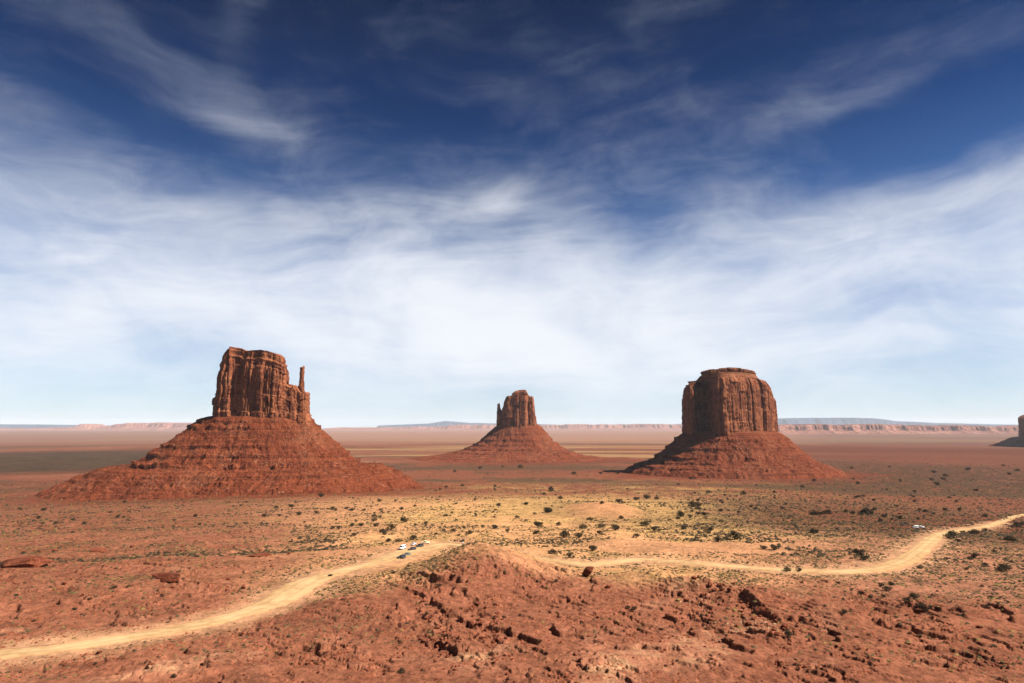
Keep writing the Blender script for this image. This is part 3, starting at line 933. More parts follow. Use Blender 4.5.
# ------------------------------------------------------------------ far mesas and hills
def far_ridge(name, D, pts, depth, mat, seed, rough=1.0, z_base=-20.0, slope=0.55, label=None, cat=None, kind='structure'):
    """a long far landform: a skyline over x, cliffed in front, gullied, with a real depth behind"""
    xs = np.array([ray(a, b)[0] * D for a, b in pts])
    zs = np.array([pxz(b, D) for a, b in pts])
    n = max(200, int((xs[-1] - xs[0]) / (D * 0.0007)))
    x = np.linspace(xs[0], xs[-1], n)
    zt = np.interp(x, xs, zs)
    hh = zt - z_base
    zt = zt + rough * np.maximum(hh, 1) * (0.16 * fbm(x / (D * 0.09), x * 0 + 5, 3, seed + 1) + 0.12 * fbm(x / (D * 0.02), x * 0, 5, seed, 0.62) + (0.0 if name == 'hills' else 0.10) * np.floor(1.6 * fbm(x / (D * 0.016), x * 0 + 2, 4, seed + 9)))
    prof = [(-1.0, 0.0), (-0.75, 0.12), (-0.45, 0.34), (-0.30, 0.50), (-0.26, 0.80), (-0.2, 0.97), (-0.1, 1.0), (0.5, 1.0), (0.9, 0.6), (1.0, 0.0)]
    rows_ = []
    gul = 0.9 * fbm(x / (D * 0.045), x * 0 + 4, 6, seed + 3, 0.62)
    gul = gul * min(1.0, rough * 2 if kind == 'structure' and name == 'hills' else 1.0)
    gul2 = 0.6 * fbm(x / (D * 0.006), x * 0 + 7, 4, seed + 5) * (0.2 if name == 'hills' else 1.0)
    end = np.minimum(1, np.minimum(x - x[0], x[-1] - x) / (0.03 * (x[-1] - x[0])))
    for (q, hq) in prof:
        y = D + depth * (q + (0.38 * gul + 0.10 * gul2) * (1 if q < 0.2 else 0))
        z = z_base + (zt - z_base) * np.clip(hq + (0.06 * gul2 if 0 < hq < 1 else 0), 0, 1)
        rows_.append(np.stack([x, y, z], -1))
    V = np.array(rows_)
    o = np_mesh(name, V.reshape(-1, 3), grid_faces(len(prof), n), mat)
    tag(o, label, cat, None, kind)
    return o


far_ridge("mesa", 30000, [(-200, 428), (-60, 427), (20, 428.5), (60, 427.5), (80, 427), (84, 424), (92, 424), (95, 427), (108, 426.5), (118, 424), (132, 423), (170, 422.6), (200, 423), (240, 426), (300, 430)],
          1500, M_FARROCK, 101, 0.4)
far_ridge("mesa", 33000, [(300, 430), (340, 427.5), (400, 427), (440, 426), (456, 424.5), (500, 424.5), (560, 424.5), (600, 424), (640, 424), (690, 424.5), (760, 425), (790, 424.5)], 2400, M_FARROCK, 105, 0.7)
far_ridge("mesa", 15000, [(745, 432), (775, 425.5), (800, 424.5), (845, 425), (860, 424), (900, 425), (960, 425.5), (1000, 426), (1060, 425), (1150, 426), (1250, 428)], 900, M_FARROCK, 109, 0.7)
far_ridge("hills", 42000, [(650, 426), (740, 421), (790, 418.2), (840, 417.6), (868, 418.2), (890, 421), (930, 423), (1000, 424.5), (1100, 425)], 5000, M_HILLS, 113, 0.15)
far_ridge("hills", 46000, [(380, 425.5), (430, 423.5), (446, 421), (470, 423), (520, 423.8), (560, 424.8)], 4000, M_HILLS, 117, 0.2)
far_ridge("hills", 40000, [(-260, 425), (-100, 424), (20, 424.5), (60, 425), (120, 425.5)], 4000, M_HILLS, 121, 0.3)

# ------------------------------------------------------------------ haze
def haze():
    m = bpy.data.materials.new("haze_air")
    m.use_nodes = True
    t = NT(m.node_tree)
    v = t.n('ShaderNodeVolumePrincipled', {'Color': (0.86, 0.90, 1.0, 1), 'Density': 1.0e-5, 'Anisotropy': 0.0})
    o = t.n('ShaderNodeOutputMaterial')
    m.node_tree.links.new(v.outputs[0], o.inputs['Volume'])
    bm = bmesh.new()
    bmesh.ops.create_cube(bm, size=1.0)
    lo, hi = Vector((-75000, -4000, -60)), Vector((75000, 66000, 820))
    for vv_ in bm.verts:
        vv_.co = Vector(((lo[k] + hi[k]) / 2 + vv_.co[k] * (hi[k] - lo[k]) for k in range(3)))
    return tag(bm_obj("haze", bm, m), kind='stuff')


haze()
#@@OBJECTS@@
# ------------------------------------------------------------------ plants
def leaf_material(name, ca, cb):
    m, t = new_mat(name)
    geo = t.n('ShaderNodeNewGeometry').outputs['Position']
    oi = t.n('ShaderNodeObjectInfo').outputs['Random']
    n = t.noise(geo, 1.3, 4.0, 0.6)
    c = t.mix(t.ss(t.math('ADD', n, t.math('MULTIPLY', t.math('SUBTRACT', oi, 0.5), 0.3)), 0.3, 0.7), ca, cb)
    finish(t, c, 0.8, None, 0.1)
    return m


M_LEAF = leaf_material("juniper_leaf", (0.020, 0.018, 0.009), (0.046, 0.036, 0.017))
M_BARK = plain_material("juniper_bark", (0.10, 0.065, 0.045), 0.95, 0.05, 0.0, 0.4, 4.0)


def leaf_cloud(rs, centres, n, size):
    """many small leaf faces spread through the volume of several lumps"""
    V, F = [], []
    cs = np.array([c[:3] for c in centres])
    rd = np.array([c[3] for c in centres])
    pr_ = rd ** 2 / np.sum(rd ** 2)
    for k in range(n):
        i = rs.choice(len(cs), p=pr_)
        d = rs.normal(size=3)
        d /= np.linalg.norm(d)
        p = cs[i] + d * rd[i] * (0.45 + 0.6 * rs.rand() ** 0.6) * np.array([1, 1, 0.85])
        if p[2] < 0.05:
            p[2] = 0.05 + 0.2 * rs.rand()
        a = rs.normal(size=3)
        a /= np.linalg.norm(a)
        b = np.cross(a, rs.normal(size=3))
        b /= np.linalg.norm(b)
        sz = size * (0.6 + 0.8 * rs.rand())
        k0 = len(V)
        V += [p - a * sz, p + b * sz * 0.7, p + a * sz, p - b * sz * 0.7]
        F.append((k0, k0 + 1, k0 + 2, k0 + 3))
    return np.array(V), np.array(F)


def tube(bm, pts, rad, sides=6):
    """a tapered tube along points"""
    prev = None
    for i, p in enumerate(pts):
        p = Vector(p)
        d = (Vector(pts[min(i + 1, len(pts) - 1)]) - Vector(pts[max(i - 1, 0)])).normalized()
        u = d.orthogonal().normalized()
        v = d.cross(u)
        ring = [bm.verts.new(p + (u * math.cos(2 * math.pi * k / sides) + v * math.sin(2 * math.pi * k / sides)) * rad[i]) for k in range(sides)]
        if prev:
            for k in range(sides):
                bm.faces.new((prev[k], prev[(k + 1) % sides], ring[(k + 1) % sides], ring[k]))
        else:
            bm.faces.new(ring[::-1])
        prev = ring
    bm.faces.new(prev)


def make_juniper(seed):
    rs = np.random.RandomState(seed)
    root = empty("juniper_bush")
    nl = rs.randint(5, 8)
    lumps = []
    bm = bmesh.new()
    for k in range(nl):
        a = 2 * math.pi * (k + rs.rand() * 0.7) / nl
        rr_ = 0.9 + 0.8 * rs.rand()
        tip = (rr_ * math.cos(a), rr_ * math.sin(a), 0.7 + 1.3 * rs.rand())
        lumps.append(tip + (0.65 + 0.55 * rs.rand(),))
        tube(bm, [(0.1 * math.cos(a), 0.1 * math.sin(a), -0.3), (0.45 * tip[0], 0.45 * tip[1], 0.35 * tip[2]), tip], [0.16, 0.10, 0.03])
    lumps.append((0.2 * rs.normal(), 0.2 * rs.normal(), 1.5 + 0.4 * rs.rand(), 0.95))
    tube(bm, [(0, 0, -0.4), (0.1, 0.05, 0.7), tuple(lumps[-1][:3])], [0.2, 0.14, 0.05])
    bm_obj("trunk", bm, M_BARK, root)
    V, F = leaf_cloud(rs, lumps, 620, 0.19)
    np_mesh("crown", V, F, M_LEAF, root)
    return root


def copy_tree(o, parent=None):
    c = o.copy()
    COL.objects.link(c)
    c.parent = parent
    for ch in list(o.children):
        copy_tree(ch, c)
    return c


kinds = [make_juniper(200 + k) for k in range(4)]
kind_used = [False] * 4
rnd = random.Random(5)


def juniper(px, py, wpx, label, group):
    p = spot(px, py)
    if p is None:
        return None
    k = rnd.randrange(4)
    if kind_used[k]:
        o = copy_tree(kinds[k])
    else:
        o, kind_used[k] = kinds[k], True
    x, y, z = p
    sc = wpx * y / F_PX / 3.6
    o.location = (x, y, z - 0.05)
    o.rotation_euler = (0, 0, rnd.random() * 6.28)
    o.scale = (sc, sc, sc * rnd.uniform(0.8, 1.05))
    return tag(o, label, "bush", group)


G_BUTTE = ("dark juniper bush dotted over the sand flat below the largest butte", "junipers on the flat below the largest butte")
G_LOT = ("dark juniper bush on the sandy slope just beyond the parked vehicles", "junipers beyond the parked vehicles")
G_GRASS = ("dark juniper bush amid yellow grass between the road and the middle butte", "junipers in the yellow grass")
G_DUNE = ("dark juniper bush around the foot of the bare orange dune above the road", "junipers around the dune")
G_RIGHT = ("dark bush on the red brown flat beyond the right end of the road", "bushes on the right hand flat")
G_BEND = ("dark bush in the scrub below the road's right hand bend", "bushes below the right bend")
G_FRONT = ("small dark shrub growing on the bare red rock slope before the road", "shrubs on the red rock slope")
G_LEFT = ("small dark bush among the red ledges left of the road", "bushes among the left ledges")


def zone(px, py, road_y):
    if py > road_y + 3:
        return G_BEND if px > 900 else G_FRONT
    if px < 330:
        return G_BUTTE if py < 528 else G_LEFT
    if px < 450:
        return G_LOT if py > 505 else G_BUTTE
    if px < 545:
        return G_GRASS
    if px < 700:
        return G_DUNE if py > 497 else G_GRASS
    return G_RIGHT


def road_y_at(px):
    return float(np.interp(px, [q[0] for q in ROAD_PX], [q[1] for q in ROAD_PX]))


A7 = [(15, 120, 5), (130, 115, 6), (190, 110, 5), (255, 100, 4), (290, 93, 4), (205, 53, 6), (402, 70, 5), (385, 122, 6), (385, 134, 6), (390, 152, 6), (485, 138, 9), (415, 180, 9), (440, 165, 9), (265, 162, 6),
      (245, 160, 5), (315, 185, 6), (340, 152, 5), (310, 152, 5), (475, 95, 5), (520, 85, 4), (515, 197, 8), (465, 205, 6), (432, 205, 6), (625, 118, 5), (660, 133, 3), (592, 180, 4), (650, 170, 6), (705, 178, 7),
      (668, 185, 4), (790, 160, 7), (833, 170, 5), (865, 125, 5), (935, 152, 9), (930, 178, 6), (970, 105, 8), (895, 80, 4), (980, 30, 6), (790, 20, 4), (350, 100, 4), (405, 100, 4), (310, 100, 5), (65, 118, 4), (90, 122, 3), (150, 140, 3)]
A8 = [(135, 60, 6), (20, 80, 5), (105, 35, 5), (335, 75, 8), (390, 65, 6), (425, 60, 7), (460, 62, 5), (275, 77, 5), (340, 127, 6), (95, 105, 9), (62, 155, 10), (52, 178, 5), (150, 190, 11), (130, 150, 6), (212, 158, 7),
      (275, 156, 7), (270, 180, 8), (320, 165, 10), (245, 235, 9), (170, 258, 8), (110, 245, 9), (420, 150, 9), (455, 170, 9), (390, 190, 7), (550, 162, 6), (635, 172, 10), (665, 203, 8), (725, 195, 14), (820, 230, 7), (855, 232, 9),
      (540, 120, 9), (572, 122, 5), (620, 115, 6), (598, 112, 5), (580, 87, 10), (690, 50, 4), (750, 45, 6), (675, 70, 4), (900, 304, 8), (938, 305, 6), (985, 175, 8), (990, 115, 9), (790, 95, 4), (885, 95, 5), (200, 190, 9), (600, 85, 7)]
A6 = [(115, 175, 7), (160, 110, 9), (140, 113, 6), (110, 115, 5), (222, 105, 5), (295, 113, 12), (270, 110, 6), (350, 122, 6), (403, 127, 6), (490, 105, 6), (605, 100, 5), (690, 120, 6), (655, 178, 9), (690, 168, 5), (570, 193, 12),
      (585, 180, 7), (770, 200, 8), (655, 258, 9), (640, 265, 6), (745, 302, 12), (765, 295, 8), (470, 295, 5), (270, 250, 10), (285, 265, 9), (255, 240, 6), (800, 155, 8), (812, 150, 6), (615, 175, 5), (690, 285, 6), (720, 240, 5), (790, 205, 6), (560, 265, 5), (600, 205, 5),
      (450, 395, 9), (430, 410, 8), (490, 435, 10), (470, 420, 7), (340, 355, 7), (360, 370, 8), (375, 350, 6)]
for L_, ox, oy, sc_ in ((A7, 260, 480, 3.363), (A8, 520, 480, 3.363), (A6, 780, 480, 3.365)):
    for (a, b, wd) in L_:
        px, py = ox + a / sc_, oy + b / sc_ + 1.2
        lab, grp = zone(px, py, road_y_at(px))
        juniper(px, py, wd * 0.85, lab, grp)
LONE = [(634, 610, 5, "dark shrub alone at the foot of the dark rocky ridge"), (844, 613.5, 6, "dark upright juniper alone on the red slope right of the rocky ridge"),
        (789, 638, 8, "dark round bush at the low end of the rocky ridge"), (401, 673, 7, "greenish shrub at the bottom edge, on smooth red rock"),
        (447, 569, 4, "small dark juniper on the crest of the red hill before the vehicles"), (330, 577, 4, "dark bush touching the near edge of the road below the wide pale bend"),
        (174, 678, 5, "dark bush at the bottom left, on the red slope before the road"), (590, 520, 5, "dark bush standing alone on the bare orange dune")]
for (px, py, wd, lab) in LONE:
    juniper(px, py, wd, lab, None)
# the many smaller ones, thinning out towards the buttes
n_more = 0
while n_more < 120:
    px, py = rnd.uniform(5, 1020), 466 + 60 * rnd.random() ** 1.2
    if px < 420 and py < 500 or 560 < px < 640 and 495 < py < 525 or py > road_y_at(px) - 10:
        continue
    if rnd.random() > (1.0 if px > 690 else 0.45):
        continue
    lab, grp = zone(px, py, 540)
    juniper(px, py, rnd.uniform(2.2, 4.6), lab, grp)
    n_more += 1
n_more = 0
while n_more < 40:
    px, py = rnd.uniform(10, 1010), rnd.uniform(560, 678)
    if py < road_y_at(px) + 6 and px > 300:
        continue
    if abs(py - road_y_at(px)) < 9:
        continue
    lab, grp = (G_LEFT if px < 300 and py < road_y_at(px) else G_FRONT)
    juniper(px, py, rnd.uniform(2.0, 4.2), lab, grp)
    n_more += 1

# low scrub and grass tufts: nobody could count them
M_SCRUB, t_ = new_mat("scrub")
tc_ = t_.n('ShaderNodeAttribute', attribute_name='tint').outputs['Color']
finish(t_, tc_, 0.9, None, 0.05)


def scatter(name, n, sampler, size, cols, seed, squash=0.6, mat=None, solid=None):
    rs = np.random.RandomState(seed)
    X, Y, S = sampler(rs, n)
    Zg = ground_h(X, Y)
    n = len(X)
    base = np.array([(1, 0, 0), (0.3, 0.95, 0), (-0.8, 0.58, 0), (-0.8, -0.58, 0), (0.3, -0.95, 0), (0, 0, 1), (0.55, 0.3, 0.75), (-0.4, -0.5, 0.7)], float)
    faces = np.array([(0, 1, 6), (1, 2, 5), (1, 5, 6), (2, 3, 7), (2, 7, 5), (3, 4, 7), (4, 0, 6), (4, 6, 7), (6, 5, 7)])
    a = rs.rand(n) * 6.28
    ca, sa = np.cos(a), np.sin(a)
    P = base[None] * (1 + 0.5 * (rs.rand(n, 8, 3) - 0.5))
    x = P[:, :, 0] * ca[:, None] - P[:, :, 1] * sa[:, None]
    y = P[:, :, 0] * sa[:, None] + P[:, :, 1] * ca[:, None]
    sq = squash * (0.7 + 0.6 * rs.rand(n))
    V = np.stack([X[:, None] + x * S[:, None], Y[:, None] + y * S[:, None], Zg[:, None] - 0.12 * S[:, None] + P[:, :, 2] * (S * sq)[:, None]], -1)
    F = (faces[None] + (np.arange(n) * 8)[:, None, None]).reshape(-1, 3)
    cols = np.array(cols)
    c = cols[rs.randint(0, len(cols), n)] * (0.7 + 0.6 * rs.rand(n, 1))
    o = np_mesh(name, V.reshape(-1, 3), F, mat or M_SCRUB, colors=np.repeat(c, 8, 0))
    return tag(o, kind='stuff')


def bare(x, y):
    """wind blown sand where next to nothing grows: the dune and the slope behind the right part of the road"""
    wob = 0.35 * fbm(x / 22, y / 22, 3, 131)
    return ((((x - DUNE[0]) / 40) ** 2 + ((y - DUNE[1]) / 120) ** 2) + wob < 1.0) | ((((x - 108) / 62) ** 2 + ((y - 425) / 40) ** 2) + wob < 1.0)


def scrub_spots(rs, n):
    r = 1 / (1 / 2300 + (1 / 235 - 1 / 2300) * rs.rand(n * 3))
    th = np.radians(-42 + 84 * rs.rand(n * 3))
    x, y = r * np.sin(th), r * np.cos(th)
    s_ = x / y
    d, _ = road_dist(x, y)
    rm = rock_mask(x, y)
    clump = fbm(x / 35, y / 35, 3, 71) + 0.6 * fbm(x / 140, y / 140, 3, 74)
    keep = (d > 3) & (rs.rand(len(x)) < (1 - 0.9 * rm)) & (clump + 0.35 * np.abs(s_) * 2 > 0.05 + 0.4 * (rs.rand(len(x)) - 0.5))
    keep &= ~(bare(x, y) & (rs.rand(len(x)) < 0.94))
    x, y, r = x[keep][:n], y[keep][:n], r[keep][:n]
    return x, y, (0.22 + 0.7 * rs.rand(len(x)) ** 2.5) * (0.7 + r / 700)


scatter("scrub", 60000, scrub_spots, 1, [(0.040, 0.028, 0.014), (0.055, 0.038, 0.018), (0.028, 0.020, 0.011), (0.12, 0.078, 0.026), (0.085, 0.055, 0.022), (0.065, 0.042, 0.020)], 91)


def dark_spots(rs, n):
    r = 1 / (1 / 3400 + (1 / 420 - 1 / 3400) * rs.rand(n * 8))
    th = np.radians(-40 + 82 * rs.rand(n * 8))
    x, y = r * np.sin(th), r * np.cos(th)
    s_ = x / y
    d, _ = road_dist(x, y)
    clump = fbm(x / 70, y / 70, 3, 171) + 0.6 * fbm(x / 300, y / 300, 2, 174)
    k = (d > 6) & (clump > 0.46 - 0.9 * sstep(s_, 0.20, 0.44) * sstep(r, 520, 760) + 1.1 * (rs.rand(len(x)) - 0.5)) & (rock_mask(x, y) < 0.4)
    k &= ~bare(x, y)
    x, y, r = x[k][:n], y[k][:n], r[k][:n]
    return x, y, (0.55 + 1.5 * rs.rand(len(x)) ** 3) * (0.8 + r / 2000)


scatter("low_brush", 19000, dark_spots, 1, [(0.030, 0.021, 0.011), (0.042, 0.028, 0.014), (0.024, 0.017, 0.010)], 191, 0.7)


# ------------------------------------------------------------------ rocks
def make_rock(seed, flat=0.7, n=16):
    rs = np.random.RandomState(seed)
    bm = bmesh.new()
    for k in range(n):
        d = rs.normal(size=3)
        d /= np.linalg.norm(d)
        d = np.sign(d) * np.abs(d) ** 0.7
        bm.verts.new(d * (0.75 + 0.35 * rs.rand()) * np.array([1, 0.8, flat]))
    r_ = bmesh.ops.convex_hull(bm, input=bm.verts)
    bmesh.ops.delete(bm, geom=[v for v in bm.verts if not v.link_faces], context='VERTS')
    bmesh.ops.bevel(bm, geom=bm.edges[:], offset=0.05, segments=1, affect='EDGES')
    bmesh.ops.triangulate(bm, faces=bm.faces)
    bmesh.ops.subdivide_edges(bm, edges=[e_ for e_ in bm.edges if e_.calc_length() > 0.25], cuts=2, use_grid_fill=True)
    co = np.array([v.co[:] for v in bm.verts])
    dz_ = 0.05 * fbm(co[:, 0] * 3 + co[:, 2] * 2, co[:, 1] * 3 - co[:, 2], 3, seed) - 0.035 * (np.floor(co[:, 2] * 5 + 40) % 2)
    for v, q in zip(bm.verts, dz_):
        v.co *= 1 + float(q)
    return bm


rock_src = []


def rock(px, py, wpx, label, group, name="boulder", flat=None, sink=0.25, variant=None, rz=None, cat="boulder"):
    p = spot(px, py)
    if p is None:
        return
    x, y, z = p
    k = rnd.randrange(6) if variant is None else variant
    while len(rock_src) <= k:
        bm = make_rock(300 + len(rock_src), 0.75)
        me = bpy.data.meshes.new("boulder")
        bm.to_mesh(me)
        bm.free()
        me.materials.append(M_ROCK)
        rock_src.append(me)
    o = bpy.data.objects.new(name, rock_src[k])
    COL.objects.link(o)
    sc = wpx * y / F_PX / 2
    f = flat or rnd.uniform(0.6, 0.9)
    o.scale = (sc, sc * rnd.uniform(0.8, 1.1), sc * f)
    o.rotation_euler = (rnd.uniform(-.15, .15), rnd.uniform(-.15, .15), rnd.random() * 6.28 if rz is None else rz)
    o.location = (x, y, z + sc * f * (0.7 - 2 * sink * 0.7))
    return tag(o, label, cat, group)


rock(589, 577, 16, "largest red boulder, standing alone just below the road's dip", None, flat=1.0, sink=0.12, variant=2)
rock(608, 588, 8, "low dark boulder lying just right of the largest red boulder", None, flat=0.8)
rock(22, 566, 52, "dark overhanging red rock ledge at the far left edge", None, "rock_ledge", 0.42, 0.42, 1, 0.1, "rock ledge")
rock(167, 582, 40, "long low red rock ledge with shaded underside, left of the road", None, "rock_ledge", 0.36, 0.42, 3, 0.15, "rock ledge")
rock(98, 551, 20, "small low rock ledge between the two larger ledges on the left", None, "rock_ledge", 0.36, 0.42, 4, 0.2, "rock ledge")
rock(258, 556, 26, "thin flat rock ledge in the sand above the road's pale bend", None, "rock_ledge", 0.2, 0.40, 5, 0.1, "rock ledge")
G_RIDGE = ("broken dark red boulder lying along the rocky ridge right of centre", "boulders along the rocky ridge")
for i in range(46):
    q = rnd.random()
    rock(698 + 95 * q + rnd.gauss(0, 10), 583 + 50 * q + rnd.gauss(0, 7), rnd.uniform(2.5, 8), *G_RIDGE)
G_CEN = ("red boulder lodged in the cracks of the central red slope", "boulders in the cracks of the central slope")
for i in range(70):
    q = rnd.random()
    if rnd.random() < 0.5:
        px, py = 418 + 34 * q + rnd.gauss(0, 8), 600 + 70 * q + rnd.gauss(0, 9)
    else:
        px, py = 478 + 25 * q + rnd.gauss(0, 10), 600 + 75 * q + rnd.gauss(0, 8)
    rock(px, min(py, 680), rnd.uniform(2.5, 6.5), *G_CEN)
G_SLOPE = ("loose red boulder strewn over the bottom right rock slope", "boulders on the bottom right slope")
for i in range(38):
    rock(rnd.uniform(540, 1015), rnd.uniform(610, 680), rnd.uniform(2, 6), *G_SLOPE)
G_LLEDGE = ("red boulder scattered among the ledges beyond the road on the left", "boulders among the left ledges")
for i in range(30):
    rock(rnd.uniform(5, 290), rnd.uniform(545, 600), rnd.uniform(2, 6), *G_LLEDGE)
G_LEFTF = ("red boulder strewn over the slope between the road and bottom left corner", "boulders on the bottom left slope")
for i in range(22):
    px = rnd.uniform(60, 400)
    rock(px, rnd.uniform(max(612, road_y_at(px) + 12), 680), rnd.uniform(2, 5.5), *G_LEFTF)


def rubble_spots(rs, n):
    r = 150 + 330 * rs.rand(n * 4)
    th = np.radians(-41 + 82 * rs.rand(n * 4))
    x, y = r * np.sin(th), r * np.cos(th)
    d, _ = road_dist(x, y)
    rm = rock_mask(x, y)
    clump = fbm(x / 18, y / 18, 3, 81)
    k = (d > 2) & (rs.rand(len(x)) < 0.12 + 0.88 * rm) & (clump > 0.05 + 0.3 * (rs.rand(len(x)) - 0.3))
    x, y = x[k][:n], y[k][:n]
    return x, y, 0.15 + 0.55 * rs.rand(len(x)) ** 3


scatter("rubble", 20000, rubble_spots, 1, [(0.13, 0.036, 0.018), (0.16, 0.05, 0.026), (0.10, 0.028, 0.014), (0.17, 0.055, 0.028), (0.15, 0.045, 0.022)], 95, 0.75)


def pale_spots(rs, n):
    out = []
    for (px, py, sx_, sy_, k) in ((752, 628, 12, 5, 0.5), (690, 600, 10, 12, 0.2), (575, 545, 4, 2, 0.05), (790, 600, 20, 5, 0.25)):
        c = hit(px, py, smooth_ground)
        m = int(n * k)
        out.append(np.column_stack([c[0] + rs.normal(size=m) * sx_ * 0.45, c[1] + rs.normal(size=m) * sy_ * 1.3]))
    P = np.concatenate(out)
    return P[:, 0], P[:, 1], 0.2 + 0.6 * rs.rand(len(P)) ** 2


scatter("pale_stones", 450, pale_spots, 1, [(0.22, 0.12, 0.065), (0.19, 0.10, 0.055), (0.15, 0.065, 0.035)], 97, 0.8)


# ------------------------------------------------------------------ vehicles
def paint(name, col, rough=0.35):
    return plain_material(name, col, 0.5, 0.3, 0.0, 0.06, 1.5)


M_GLASS = plain_material("window_glass", (0.012, 0.014, 0.018), 0.08, 0.6, 0.0, 0.1, 1.0)
M_TYRE = plain_material("tyre_rubber", (0.012, 0.012, 0.012), 0.8, 0.2, 0.0, 0.2, 3.0)
M_RIM = plain_material("wheel_rim", (0.35, 0.35, 0.36), 0.4, 0.5, 0.6, 0.1, 3.0)
M_LAMP = plain_material("headlamp", (0.75, 0.75, 0.72), 0.2, 0.6, 0.0, 0.05, 3.0)
M_TAIL = plain_material("tail_lamp", (0.25, 0.01, 0.01), 0.3, 0.5, 0.0, 0.05, 3.0)
M_TRIM = plain_material("black_trim", (0.02, 0.02, 0.02), 0.6, 0.3, 0.0, 0.1, 3.0)

#  side outlines (x forward, z up) and window bands for each body style
STYLES = {
    'suv': dict(L=4.7, W=1.9, body=[(-2.33, 0.35), (-2.35, 0.95), (-2.28, 1.05), (2.05, 1.0), (2.3, 0.85), (2.34, 0.38)],
                cab=[(-2.22, 1.03), (-2.0, 1.68), (0.35, 1.74), (1.1, 1.02)], cabw=(1.78, 1.44)),
    'sedan': dict(L=4.6, W=1.8, body=[(-2.28, 0.32), (-2.3, 0.88), (-2.1, 0.95), (2.0, 0.86), (2.24, 0.7), (2.28, 0.34)],
                  cab=[(-1.85, 0.93), (-1.15, 1.42), (0.25, 1.45), (1.15, 0.88)], cabw=(1.68, 1.25)),
    'van': dict(L=5.2, W=2.0, body=[(-2.58, 0.4), (-2.6, 1.25), (-2.55, 1.3), (2.0, 1.22), (2.5, 1.0), (2.58, 0.42)],
                cab=[(-2.52, 1.28), (-2.42, 2.25), (1.0, 2.3), (2.0, 1.2)], cabw=(1.92, 1.66)),
    'pickup': dict(L=5.4, W=1.95, body=[(-2.68, 0.45), (-2.7, 1.08), (-2.6, 1.1), (2.3, 1.08), (2.62, 0.95), (2.68, 0.45)],
                   cab=[(-0.9, 1.08), (-0.7, 1.76), (0.75, 1.80), (1.45, 1.06)], cabw=(1.82, 1.48)),
}


def prism(bm, prof, w0, w1, z0, z1):
    """extrude a side outline across, the width narrowing with height"""
    def wd(z):
        return w0 + (w1 - w0) * min(1, max(0, (z - z0) / (z1 - z0)))
    A = [bm.verts.new((x, -wd(z) / 2, z)) for x, z in prof]
    B = [bm.verts.new((x, wd(z) / 2, z)) for x, z in prof]
    n = len(prof)
    bm.faces.new(A)
    bm.faces.new(B[::-1])
    for k in range(n):
        bm.faces.new((A[k], B[k], B[(k + 1) % n], A[(k + 1) % n]))
    bmesh.ops.recalc_face_normals(bm, faces=bm.faces)


def quad_plate(bm, pts, t_):
    """a thin pane with a real thickness"""
    P = [Vector(p) for p in pts]
    nrm = (P[1] - P[0]).cross(P[2] - P[0]).normalized() * t_
    A = [bm.verts.new(p - nrm) for p in P]
    B = [bm.verts.new(p + nrm) for p in P]
    bm.faces.new(A[::-1])
    bm.faces.new(B)
    for k in range(4):
        bm.faces.new((A[k], A[(k + 1) % 4], B[(k + 1) % 4], B[k]))
    bmesh.ops.recalc_face_normals(bm, faces=bm.faces)


